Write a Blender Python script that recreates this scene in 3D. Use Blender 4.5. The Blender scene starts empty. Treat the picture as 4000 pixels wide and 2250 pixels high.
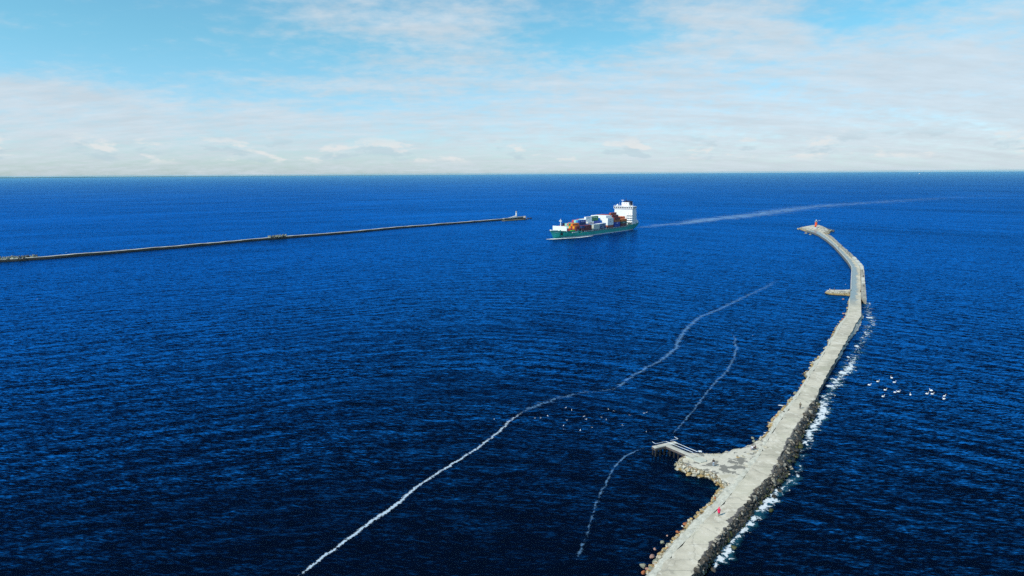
import bpy, bmesh, math, random
from mathutils import Vector, Matrix, noise
C = bpy.context.scene.collection
R = math.radians
PI = math.pi
sc = bpy.context.scene

# ------------------------------------------------------------------ camera
CAM_H = 67.0
FPX = 2667.0                       # focal length in source pixels (4000 wide)
PITCH = math.atan((1125 - 676.5) / FPX)
ROLL = 0.0065
cam = bpy.data.cameras.new('camera')
cam.sensor_width = 36.0
cam.lens = 36.0 * FPX / 4000.0
cam.clip_start = 0.5
cam.clip_end = 200000.0
camo = bpy.data.objects.new('camera', cam)
C.objects.link(camo)
fwd = Vector((0, math.cos(PITCH), -math.sin(PITCH)))
upw = Vector((0, math.sin(PITCH), math.cos(PITCH)))
rgt = Vector((1, 0, 0))
r_ = rgt * math.cos(ROLL) - upw * math.sin(ROLL)
u_ = rgt * math.sin(ROLL) + upw * math.cos(ROLL)
M = Matrix((r_, u_, -fwd)).transposed().to_4x4()
M.translation = Vector((0, 0, CAM_H))
camo.matrix_world = M
sc.camera = camo

# ------------------------------------------------------------------ render look
sc.view_settings.view_transform = 'Standard'
sc.view_settings.look = 'None'
sc.view_settings.gamma = 1.0
sc.view_settings.use_curve_mapping = False
sc.view_settings.exposure = 0.0
sc.render.engine = 'CYCLES'
sc.cycles.max_bounces = 6
sc.cycles.transparent_max_bounces = 24
sc.cycles.use_denoising = False
sc.cycles.use_adaptive_sampling = False

# ------------------------------------------------------------------ sun and sky
SUN_EL = R(45.0)
SUN_TO = Vector((-0.838 * math.cos(SUN_EL), -0.545 * math.cos(SUN_EL), math.sin(SUN_EL)))   # towards the sun
sun = bpy.data.lights.new('sun', 'SUN')
sun.energy = 4.2
sun.angle = R(0.53)
sun.color = (1.0, 0.95, 0.86)
suno = bpy.data.objects.new('sun', sun)
suno.rotation_euler = (-SUN_TO).to_track_quat('-Z', 'Y').to_euler()
suno.location = (-200, -150, 300)
C.objects.link(suno)


class NT:
    """small helper that writes node trees"""
    def __init__(self, tree):
        self.t = tree
        self.n = tree.nodes
        self.l = tree.links

    def put(self, sock, v):
        if v is None:
            return
        if isinstance(v, bpy.types.NodeSocket):
            self.l.new(v, sock)
        else:
            try:
                sock.default_value = v
            except Exception:
                sock.default_value = (*v, 1.0)

    def node(self, typ, **kw):
        nd = self.n.new(typ)
        for k, v in kw.items():
            setattr(nd, k, v)
        return nd

    def math(self, op, a, b=None, c=None, clamp=False):
        nd = self.node('ShaderNodeMath', operation=op, use_clamp=clamp)
        self.put(nd.inputs[0], a)
        self.put(nd.inputs[1], b)
        self.put(nd.inputs[2], c)
        return nd.outputs[0]

    def vmath(self, op, a, b=None, s=None):
        nd = self.node('ShaderNodeVectorMath', operation=op)
        self.put(nd.inputs[0], a)
        self.put(nd.inputs[1], b)
        if s is not None:
            self.put(nd.inputs['Scale'], s)
        return nd.outputs['Value'] if op in ('LENGTH', 'DOT_PRODUCT', 'DISTANCE') else nd.outputs['Vector']

    def sep(self, v):
        nd = self.node('ShaderNodeSeparateXYZ')
        self.put(nd.inputs[0], v)
        return nd.outputs

    def comb(self, x, y, z):
        nd = self.node('ShaderNodeCombineXYZ')
        for i, v in enumerate((x, y, z)):
            self.put(nd.inputs[i], v)
        return nd.outputs[0]

    def noise(self, vec, scale, detail=2.0, rough=0.5, dist=0.0, col=False):
        nd = self.node('ShaderNodeTexNoise')
        self.put(nd.inputs['Vector'], vec)
        nd.inputs['Scale'].default_value = scale
        nd.inputs['Detail'].default_value = detail
        nd.inputs['Roughness'].default_value = rough
        nd.inputs['Distortion'].default_value = dist
        return nd.outputs['Color'] if col else nd.outputs['Fac']

    def voronoi(self, vec, scale, feature='F1', out='Distance', rnd=1.0):
        nd = self.node('ShaderNodeTexVoronoi', feature=feature)
        self.put(nd.inputs['Vector'], vec)
        nd.inputs['Scale'].default_value = scale
        nd.inputs['Randomness'].default_value = rnd
        return nd.outputs[out]

    def ramp(self, fac, stops):
        nd = self.node('ShaderNodeValToRGB')
        self.put(nd.inputs[0], fac)
        els = nd.color_ramp.elements
        while len(els) < len(stops):
            els.new(0.5)
        for e, (p, c) in zip(els, stops):
            e.position = p
            e.color = (c, c, c, 1) if isinstance(c, (int, float)) else (*c, 1)
        return nd.outputs[0]

    def range(self, v, a, b, c=0.0, d=1.0, smooth=False):
        nd = self.node('ShaderNodeMapRange')
        nd.interpolation_type = 'SMOOTHSTEP' if smooth else 'LINEAR'
        self.put(nd.inputs[0], v)
        for i, x in enumerate((a, b, c, d)):
            self.put(nd.inputs[1 + i], x)
        return nd.outputs[0]

    def mix(self, fac, a, b, mode='MIX'):
        nd = self.node('ShaderNodeMix', data_type='RGBA', blend_type=mode)
        self.put(nd.inputs[0], fac)
        self.put(nd.inputs[6], a)
        self.put(nd.inputs[7], b)
        return nd.outputs[2]

    def mapping(self, vec, scale=(1, 1, 1), rotz=0.0, loc=(0, 0, 0)):
        nd = self.node('ShaderNodeMapping', vector_type='POINT')
        self.put(nd.inputs[0], vec)
        nd.inputs['Location'].default_value = loc
        nd.inputs['Rotation'].default_value = (0, 0, rotz)
        nd.inputs['Scale'].default_value = scale
        return nd.outputs[0]


world = bpy.data.worlds.new('World')
sc.world = world
world.use_nodes = True
W = NT(world.node_tree)
W.n.clear()
wout = W.node('ShaderNodeOutputWorld')
wbg = W.node('ShaderNodeBackground')
W.l.new(wbg.outputs[0], wout.inputs[0])
sky = W.node('ShaderNodeTexSky', sky_type='NISHITA')
sky.sun_disc = False
sky.sun_elevation = SUN_EL
sky.sun_rotation = math.atan2(SUN_TO.x, SUN_TO.y)
sky.altitude = 0.0
sky.air_density = 1.0
sky.dust_density = 0.6
sky.ozone_density = 1.5
geo = W.node('ShaderNodeTexCoord')
D = geo.outputs['Generated']
dx, dy, dz = W.sep(D)
# cloud banks: azimuth, elevation (sine), their half sizes, strength
BANKS = []
for (px, py, sx, sy, k) in ((1650, 110, 330, 120, 0.42), (1130, 60, 230, 70, 0.30), (1250, 308, 480, 22, 0.30),
                            (80, 345, 360, 50, 0.55), (2850, 110, 300, 130, 0.30), (3560, 210, 560, 130, 0.35),
                            (2300, 330, 420, 90, 0.34), (1500, 450, 900, 40, 0.22), (300, 480, 700, 60, 0.20),
                            (500, 150, 600, 150, -0.34), (2280, 90, 260, 90, -0.30), (3330, 60, 170, 90, -0.30),
                            (1150, 600, 330, 45, -0.12), (3100, 330, 300, 40, -0.12)):
    d = fwd * FPX + r_ * (px - 2000) + u_ * (1125 - py)
    d.normalize()
    BANKS.append((math.atan2(d.x, d.y), d.z, sx / FPX, sy / FPX, k))
# layer of thin high cloud: the view direction met with a deck overhead
den = W.math('ADD', W.math('MAXIMUM', dz, 0.0), 0.19)
deck = W.comb(W.math('DIVIDE', dx, den), W.math('DIVIDE', dy, den), 0.0)
az = W.math('ARCTAN2', dx, dy)                       # 0 ahead, + to the right
dirv = W.comb(az, dz, 0.0)
wob = W.noise(deck, 0.9, 4, 0.55, 0, True)
dirw = W.vmath('ADD', dirv, W.vmath('MULTIPLY', W.vmath('SUBTRACT', wob, (0.5, 0.5, 0.5)), (0.32, 0.05, 0.0)))


def bank(a, e, sa, se):
    """soft elliptical cloud bank round azimuth a, elevation e (radians)"""
    q = W.vmath('MULTIPLY', W.vmath('SUBTRACT', dirw, (a, e, 0)), (1 / sa, 1 / se, 0))
    return W.math('POWER', 0.3679, W.vmath('DOT_PRODUCT', q, q))


band = W.noise(W.mapping(deck, (0.35, 0.8, 1), R(-8), (3.1, 1.7, 0)), 1.7, 8, 0.56, 0.4)
wisp = W.noise(W.mapping(deck, (0.6, 1.0, 1), R(10), (7.3, 0.2, 0)), 4.4, 8, 0.6, 0.25)
puff = W.noise(W.mapping(deck, (1, 1.0, 1), 0, (1.3, 4.2, 0)), 13.0, 7, 0.6)
tex = W.math('ADD', W.math('MULTIPLY', band, 0.32), W.math('ADD', W.math('MULTIPLY', wisp, 0.44), W.math('MULTIPLY', puff, 0.40)))
cov = None
for (a, e, sa, se, k) in BANKS:
    v = W.math('MULTIPLY', bank(a, e, sa, se), k)
    cov = v if cov is None else W.math('ADD', cov, v)
veil = W.range(dz, 0.155, 0.04, 0.0, 0.30, True)
side = W.range(az, -0.05, 0.40, 0.0, 0.21, True)
up = W.range(dz, 0.24, 0.5, 0.0, 0.4, True)
cov = W.math('ADD', cov, W.math('ADD', veil, W.math('SUBTRACT', side, up)))
amt = W.math('ADD', cov, W.math('MULTIPLY', W.math('SUBTRACT', tex, 0.58), 2.3))
cloud = W.range(amt, -0.24, 0.70, 0.05, 0.86, True)
shade = W.range(W.noise(W.mapping(deck, (0.5, 1.2, 1), 0, (9, 3, 0)), 6.0, 8, 0.66), 0.36, 0.64, 0.93, 1.05)
# small heaped clouds in a row just over the horizon
hp = W.comb(az, W.math('MULTIPLY', dz, 3.0), 0.0)
heap = W.noise(hp, 13.0, 7, 0.55, 0.2)
hbase = W.noise(W.vmath('ADD', hp, (0, 0.035, 0)), 13.0, 7, 0.55, 0.2)
hband = W.math('MULTIPLY', W.range(dz, 0.012, 0.022, 0, 1, True), W.range(dz, 0.060, 0.034, 0, 1, True))
hm = W.math('MULTIPLY', W.range(heap, 0.54, 0.62, 0, 0.8, True), hband)
hs = W.math('MULTIPLY', W.range(hbase, 0.54, 0.62, 0, 0.55, True), hband)
skycol = W.mix(1.0, sky.outputs[0], W.mix(W.range(dz, 0.02, 0.20, 0, 1, True), (0.70, 0.94, 1.22, 1), (0.50, 1.0, 1.03, 1)), 'MULTIPLY')
ccol = W.comb(W.math('MULTIPLY', shade, 4.45), W.math('MULTIPLY', shade, 4.98), W.math('MULTIPLY', shade, 5.45))
c1 = W.mix(cloud, skycol, ccol)
c1 = W.mix(hs, c1, (3.3, 4.3, 4.85, 1))
c2 = W.mix(hm, c1, (5.5, 5.6, 5.6, 1))
W.l.new(c2, wbg.inputs[0])
wbg.inputs[1].default_value = 0.145
# ------------------------------------------------------------------ sea
def new_mat(name):
    m = bpy.data.materials.new(name)
    m.use_nodes = True
    T = NT(m.node_tree)
    T.n.clear()
    out = T.node('ShaderNodeOutputMaterial')
    return m, T, out

def sea_material():
    m, T, out = new_mat('sea_water')
    g = T.node('ShaderNodeNewGeometry')
    P = g.outputs['Position']
    px, py, pz = T.sep(P)
    root = T.math('SQRT', T.math('ADD', T.math('MULTIPLY', px, px), 70.0 * 70.0))
    bend = T.math('ADD', T.math('MULTIPLY', T.math('DIVIDE', px, root), 0.85), 0.2)      # crests swing round the breakwater
    t = T.math('ADD', py, T.math('ADD', T.math('MULTIPLY', px, 0.2), T.math('MULTIPLY', root, 0.85)))
    Q = T.comb(px, t, 0.0)
    warp = T.noise(Q, 0.035, 2, 0.5, 0, True)
    Q = T.vmath('ADD', Q, T.vmath('MULTIPLY', T.vmath('SUBTRACT', warp, (0.5, 0.5, 0.5)), (8, 6, 0)))
    sx = sy = None
    gust = T.range(T.noise(T.mapping(Q, (0.30, 1, 1)), 0.016, 4, 0.65), 0.32, 0.68, 0.55, 1.4)
    slick = T.range(T.noise(T.mapping(Q, (0.5, 1, 1), 0, (31, 7, 0)), 0.0045, 4, 0.6), 0.35, 0.65, 0.75, 1.2)
    amp = T.math('MULTIPLY', gust, slick)
    # running swell: two trains of long crests whose phase wanders
    qx, qy, qz = T.sep(Q)
    for (lam, wand, sc_, amt, tilt) in ((9.0, 13.0, 0.022, 0.062, 0.0), (3.4, 14.0, 0.05, 0.035, 0.10)):
        ph = T.math('MULTIPLY', T.noise(T.mapping(Q, (0.45, 1, 1), 0, (lam, 3, 0)), sc_, 3, 0.6), wand * 2)
        arg = T.math('ADD', T.math('MULTIPLY', T.math('ADD', qy, T.math('MULTIPLY', qx, tilt)), 2 * PI / lam), ph)
        env = T.range(T.noise(T.mapping(Q, (0.4, 1, 1), 0, (3, lam, 0)), 0.05, 3, 0.6), 0.38, 0.62, 0.25, 1.35)
        w_ = T.math('MULTIPLY', T.math('MULTIPLY', T.math('SINE', arg), env), amt)
        sy = w_ if sy is None else T.math('ADD', sy, w_)
    # wind chop and ripples, shorter and more across the wind:  frequency, stretch, octaves, slope across, slope along, turn
    Q2 = T.vmath('ADD', T.mapping(P, (1, 1, 1), R(6)), T.vmath('MULTIPLY', T.vmath('SUBTRACT', warp, (0.5, 0.5, 0.5)), (5, 4, 0)))
    for (f, ax, det, ay, axx, src) in ((0.24, 0.25, 2, 0.28, 0.08, Q), (0.75, 0.26, 2, 0.50, 0.20, Q2), (1.7, 0.28, 2, 0.95, 0.30, Q2), (3.6, 0.34, 1, 0.85, 0.3, Q2)):
        n = T.noise(T.mapping(src, (ax, 1, 1), 0, (f * 17, f * 5, 0)), f, det, 0.5, 0, True)
        v = T.sep(T.vmath('SUBTRACT', n, (0.5, 0.5, 0.5)))
        a = T.math('MULTIPLY', v[0], axx)
        b = T.math('MULTIPLY', v[1], ay)
        sx = a if sx is None else T.math('ADD', sx, a)
        sy = T.math('ADD', sy, b)
    sx = T.math('MULTIPLY', sx, amp)
    sy = T.math('MULTIPLY', sy, amp)
    wx = T.math('ADD', sx, T.math('MULTIPLY', sy, bend))
    wy = sy
    N = T.vmath('NORMALIZE', T.comb(wx, wy, 1.0))
    half = T.vmath('NORMALIZE', T.comb(T.math('MULTIPLY', wx, 0.9), T.math('MULTIPLY', wy, 0.9), 1.0))
    lw = T.node('ShaderNodeLayerWeight')
    T.l.new(half, lw.inputs['Normal'])
    lw.inputs['Blend'].default_value = 0.5
    fr = T.math('ADD', T.math('MULTIPLY', T.math('POWER', lw.outputs['Facing'], 6.6), 1.18), 0.0015)
    gl = T.node('ShaderNodeBsdfGlossy')
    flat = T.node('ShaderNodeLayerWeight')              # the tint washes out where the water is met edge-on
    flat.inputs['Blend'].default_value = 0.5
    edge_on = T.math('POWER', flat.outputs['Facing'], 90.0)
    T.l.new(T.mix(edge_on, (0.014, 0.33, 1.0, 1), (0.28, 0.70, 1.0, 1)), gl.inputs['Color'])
    gl.inputs['Roughness'].default_value = 0.26
    T.l.new(N, gl.inputs['Normal'])
    df = T.node('ShaderNodeBsdfDiffuse')
    df.inputs['Color'].default_value = (0.0004, 0.0025, 0.009, 1)
    T.l.new(N, df.inputs['Normal'])
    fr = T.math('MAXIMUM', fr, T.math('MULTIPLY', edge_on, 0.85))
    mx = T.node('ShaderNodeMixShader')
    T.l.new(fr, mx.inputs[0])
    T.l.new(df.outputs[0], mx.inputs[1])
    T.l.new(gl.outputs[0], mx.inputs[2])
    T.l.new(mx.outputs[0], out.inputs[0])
    return m

def sea():
    bm = bmesh.new()
    rings = [0, 60, 150, 400, 1000, 3000, 9000, 22000, 40000]
    seg = 96
    prev = None
    c = bm.verts.new((0, 0, 0))
    for rad in rings[1:]:
        ring = [bm.verts.new((rad * math.cos(2 * PI * i / seg), rad * math.sin(2 * PI * i / seg), 0)) for i in range(seg)]
        for i in range(seg):
            j = (i + 1) % seg
            if prev is None:
                bm.faces.new((c, ring[i], ring[j]))
            else:
                bm.faces.new((prev[i], ring[i], ring[j], prev[j]))
        prev = ring
    me = bpy.data.meshes.new('sea')
    bm.to_mesh(me)
    bm.free()
    me.materials.append(sea_material())
    o = bpy.data.objects.new('sea', me)
    C.objects.link(o)
    o['kind'] = 'structure'
    o['label'] = 'deep blue rippled sea reaching to the horizon'
    return o
sea()
# ------------------------------------------------------------------ helpers
def at(px, py, z=0.0):
    """the world point at height z that the photograph shows at source pixel (px, py)"""
    d = fwd * FPX + r_ * (px - 2000) + u_ * (1125 - py)
    t = (z - CAM_H) / d.z
    return Vector((d.x * t, d.y * t, z))


def tag(o, label=None, cat=None, group=None, kind=None):
    if label:
        o['label'] = label
    if cat:
        o['category'] = cat
    if group:
        o['group'] = group
    if kind:
        o['kind'] = kind
    return o


def empty(name, loc, rz=0.0):
    o = bpy.data.objects.new(name, None)
    C.objects.link(o)
    o.location = loc
    o.rotation_euler = (0, 0, rz)
    o.empty_display_size = 0.5
    return o


def link(name, me, parent=None, loc=None, rz=0.0):
    o = bpy.data.objects.new(name, me)
    C.objects.link(o)
    if parent:
        o.parent = parent
    if loc is not None:
        o.location = loc
    o.rotation_euler = (0, 0, rz)
    return o


class MB:
    """collects geometry for ONE mesh"""
    def __init__(self):
        self.bm = bmesh.new()
        self.uv = self.bm.loops.layers.uv.new('UVMap')
        self.fd = self.bm.verts.layers.float.new('fade')

    def v(self, p, fade=0.0):
        x = self.bm.verts.new(p)
        x[self.fd] = fade
        return x

    def f(self, vs, mi=0, uvs=None):
        try:
            fc = self.bm.faces.new(vs)
        except ValueError:
            return None
        fc.material_index = mi
        if uvs:
            for l, q in zip(fc.loops, uvs):
                l[self.uv].uv = q
        return fc

    def box(self, c, s, rz=0.0, mi=0, top=(1, 1)):
        """box centre c, size s; top = taper of the upper face"""
        ca, sa = math.cos(rz), math.sin(rz)
        vs = []
        for dz in (-1, 1):
            tx, ty = top if dz > 0 else (1, 1)
            for dx, dy in ((-1, -1), (1, -1), (1, 1), (-1, 1)):
                x, y = dx * s[0] / 2 * tx, dy * s[1] / 2 * ty
                vs.append(self.v((c[0] + x * ca - y * sa, c[1] + x * sa + y * ca, c[2] + dz * s[2] / 2)))
        for q in ((0, 3, 2, 1), (4, 5, 6, 7), (0, 1, 5, 4), (1, 2, 6, 5), (2, 3, 7, 6), (3, 0, 4, 7)):
            self.f([vs[i] for i in q], mi)

    def tube(self, pts, rad, seg=6, mi=0, cap=True):
        pts = [Vector(p) for p in pts]
        if not isinstance(rad, (list, tuple)):
            rad = [rad] * len(pts)
        rings = []
        for i, p in enumerate(pts):
            t = (pts[min(i + 1, len(pts) - 1)] - pts[max(i - 1, 0)])
            t = t.normalized() if t.length > 1e-9 else Vector((0, 0, 1))
            a = t.cross(Vector((0, 0, 1)))
            if a.length < 0.05:
                a = t.cross(Vector((1, 0, 0)))
            a.normalize()
            b = t.cross(a)
            rings.append([self.v(p + (a * math.cos(2 * PI * k / seg) + b * math.sin(2 * PI * k / seg)) * rad[i]) for k in range(seg)])
        for i in range(len(rings) - 1):
            for k in range(seg):
                j = (k + 1) % seg
                self.f((rings[i][k], rings[i][j], rings[i + 1][j], rings[i + 1][k]), mi)
        if cap:
            self.f(rings[0][::-1], mi)
            self.f(rings[-1], mi)

    def lathe(self, prof, c=(0, 0, 0), seg=16, mi=0):
        """prof: list of (radius, z)"""
        rings = []
        for r, z in prof:
            if r < 1e-4:
                rings.append([self.v((c[0], c[1], c[2] + z))])
            else:
                rings.append([self.v((c[0] + r * math.cos(2 * PI * k / seg), c[1] + r * math.sin(2 * PI * k / seg), c[2] + z)) for k in range(seg)])
        for a, b in zip(rings, rings[1:]):
            for k in range(seg):
                j = (k + 1) % seg
                if len(a) == 1 and len(b) == 1:
                    continue
                if len(a) == 1:
                    self.f((a[0], b[j], b[k]), mi)
                elif len(b) == 1:
                    self.f((a[k], a[j], b[0]), mi)
                else:
                    self.f((a[k], a[j], b[j], b[k]), mi)
        if len(rings[0]) > 1:
            self.f(rings[0][::-1], mi)
        if len(rings[-1]) > 1:
            self.f(rings[-1], mi)

    def ellipsoid(self, c, r, rot=None, seg=10, mi=0, rings=6):
        m = rot or Matrix.Identity(3)
        rr = []
        for i in range(rings + 1):
            th = PI * i / rings
            if i in (0, rings):
                rr.append([self.v(Vector(c) + m @ Vector((0, 0, r[2] * math.cos(th))))])
            else:
                rr.append([self.v(Vector(c) + m @ Vector((r[0] * math.sin(th) * math.cos(2 * PI * k / seg), r[1] * math.sin(th) * math.sin(2 * PI * k / seg), r[2] * math.cos(th)))) for k in range(seg)])
        for a, b in zip(rr, rr[1:]):
            for k in range(seg):
                j = (k + 1) % seg
                if len(a) == 1:
                    self.f((a[0], b[k], b[j]), mi)
                elif len(b) == 1:
                    self.f((a[k], b[0], a[j]), mi)
                else:
                    self.f((a[k], b[k], b[j], a[j]), mi)

    def prism(self, poly, z0, z1, mi=0, side=None):
        """vertical prism over a polygon of (x, y[, ztop])"""
        lo = [self.v((p[0], p[1], z0)) for p in poly]
        hi = [self.v((p[0], p[1], p[2] if len(p) > 2 else z1)) for p in poly]
        n = len(poly)
        self.f(hi, mi)
        self.f(lo[::-1], mi)
        for i in range(n):
            j = (i + 1) % n
            self.f((lo[i], lo[j], hi[j], hi[i]), mi if side is None else side)

    def mesh(self, name, mats, smooth=False):
        bmesh.ops.recalc_face_normals(self.bm, faces=self.bm.faces)
        me = bpy.data.meshes.new(name)
        self.bm.to_mesh(me)
        self.bm.free()
        for m in (mats if isinstance(mats, (list, tuple)) else [mats]):
            me.materials.append(m)
        if smooth:
            for p in me.polygons:
                p.use_smooth = True
        return me

    def build(self, name, mats, parent=None, loc=None, rz=0.0, smooth=False):
        return link(name, self.mesh(name, mats, smooth), parent, loc, rz)


def children(o):
    return [c for c in C.objects if c.parent == o]


_kids = {}


def copy_tree(o, parent=None):
    c = o.copy()
    C.objects.link(c)
    if parent:
        c.parent = parent
    if o.name not in _kids:
        _kids[o.name] = children(o)
    for ch in _kids[o.name]:
        copy_tree(ch, c)
    return c


def simple(name, col, rough=0.6, var=0.12, scale=3.0, metal=0.0, bump=0.0, spec=0.4):
    """plain paint or stone with a little mottling of its own"""
    m, T, out = new_mat(name)
    p = T.node('ShaderNodeBsdfPrincipled')
    tc = T.node('ShaderNodeTexCoord')
    n = T.noise(tc.outputs['Object'], scale, 5, 0.6)
    k = T.range(n, 0.3, 0.7, 1 - var, 1 + var)
    T.l.new(T.mix(1.0, (*col, 1), T.comb(k, k, k), 'MULTIPLY'), p.inputs['Base Color'])
    p.inputs['Roughness'].default_value = rough
    p.inputs['Metallic'].default_value = metal
    p.inputs['Specular IOR Level'].default_value = spec
    if bump:
        b = T.node('ShaderNodeBump')
        b.inputs['Distance'].default_value = bump
        T.l.new(n, b.inputs['Height'])
        T.l.new(b.outputs[0], p.inputs['Normal'])
    T.l.new(p.outputs[0], out.inputs[0])
    return m


MATS = {}


def mat(name, *a, **k):
    if name not in MATS:
        MATS[name] = simple(name, *a, **k)
    return MATS[name]


def lerp_poly(pts, y):
    """x at image row y on a polyline listed as (x, y) with falling y"""
    for (x0, y0), (x1, y1) in zip(pts, pts[1:]):
        if y0 >= y >= y1:
            return x0 + (x1 - x0) * (y0 - y) / max(1e-6, y0 - y1)
    return pts[0][0] if y > pts[0][1] else pts[-1][0]


def fbm(p, s=1.0, o=4):
    return noise.fractal(Vector(p) * s, 1.0, 2.0, o)
# ------------------------------------------------------------------ concrete, rock and foam materials
def concrete_material():
    m, T, out = new_mat('weathered_concrete')
    g = T.node('ShaderNodeNewGeometry')
    P = g.outputs['Position']
    uvn = T.node('ShaderNodeUVMap')
    u, v, _ = T.sep(uvn.outputs[0])                      # u metres along the deck, v 0 lee side .. 1 sea side
    big = T.noise(P, 0.16, 6, 0.62)
    fine = T.noise(P, 1.6, 7, 0.65)
    col = T.mix(T.range(big, 0.42, 0.58), (0.42, 0.375, 0.285, 1), (0.59, 0.53, 0.415, 1))
    col = T.mix(T.range(fine, 0.35, 0.7, 0, 0.45), col, (0.52, 0.485, 0.41, 1))
    # patches where salt and old slab show white
    pale = T.range(T.noise(T.mapping(P, (1, 1, 1), R(20)), 0.35, 5, 0.7, 0.6), 0.545, 0.60)
    col = T.mix(T.math('MULTIPLY', pale, 0.7), col, (0.67, 0.62, 0.52, 1))
    alg = T.range(T.noise(P, 0.11, 5, 0.65), 0.50, 0.68, 0, 0.35)
    col = T.mix(alg, col, (0.30, 0.31, 0.20, 1))
    blot = T.range(T.noise(T.mapping(P, (1, 1, 1), R(50), (3, 8, 0)), 0.28, 6, 0.7, 0.4), 0.60, 0.66, 0, 0.55)
    col = T.mix(blot, col, (0.24, 0.225, 0.18, 1))
    crack = T.range(T.voronoi(T.vmath('ADD', P, T.vmath('MULTIPLY', T.noise(P, 0.5, 4, 0.6, 0, True), (3, 3, 0))), 0.085, 'DISTANCE_TO_EDGE'), 0.012, 0.004, 0, 0.32)
    col = T.mix(crack, col, (0.16, 0.15, 0.125, 1))
    # joints between the cast slabs
    ju = T.math('ABSOLUTE', T.math('SUBTRACT', T.math('FRACT', T.math('DIVIDE', T.math('ADD', u, T.math('MULTIPLY', big, 1.2)), 9.5)), 0.5))
    joint = T.range(ju, 0.488, 0.496)
    kerb = T.range(T.math('ABSOLUTE', T.math('SUBTRACT', v, 0.085)), 0.022, 0.010)
    col = T.mix(T.math('MULTIPLY', T.math('MAXIMUM', joint, T.math('MULTIPLY', kerb, 0.25)), 0.5), col, (0.13, 0.13, 0.115, 1))
    # soaked, muddy strip along the sea side
    ed = T.math('ADD', v, T.math('MULTIPLY', T.math('SUBTRACT', T.noise(P, 0.22, 5, 0.65), 0.5), 0.95))
    wet = T.math('MULTIPLY', T.range(ed, 0.90, 0.94), T.range(u, 130, 90))
    col = T.mix(wet, col, (0.115, 0.098, 0.085, 1))
    # water lying on the far stretch that the swell washes over
    pud = T.math('ADD', T.math('SUBTRACT', 0.75, v), T.math('MULTIPLY', T.math('SUBTRACT', T.noise(T.mapping(P, (1, 1, 1)), 0.25, 5, 0.65), 0.5), 1.3))
    pud = T.math('MULTIPLY', T.range(pud, 0.02, 0.22), T.range(u, 270, 300))
    col = T.mix(pud, col, (0.20, 0.24, 0.24, 1))
    p = T.node('ShaderNodeBsdfPrincipled')
    T.l.new(col, p.inputs['Base Color'])
    T.l.new(T.math('SUBTRACT', 0.85, T.math('MULTIPLY', T.math('MAXIMUM', pud, T.math('MULTIPLY', wet, 0.5)), 0.58)), p.inputs['Roughness'])
    b = T.node('ShaderNodeBump')
    b.inputs['Distance'].default_value = 0.05
    T.l.new(T.math('MULTIPLY', fine, T.math('SUBTRACT', 1.0, pud)), b.inputs['Height'])
    T.l.new(b.outputs[0], p.inputs['Normal'])
    T.l.new(p.outputs[0], out.inputs[0])
    return m


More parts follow.
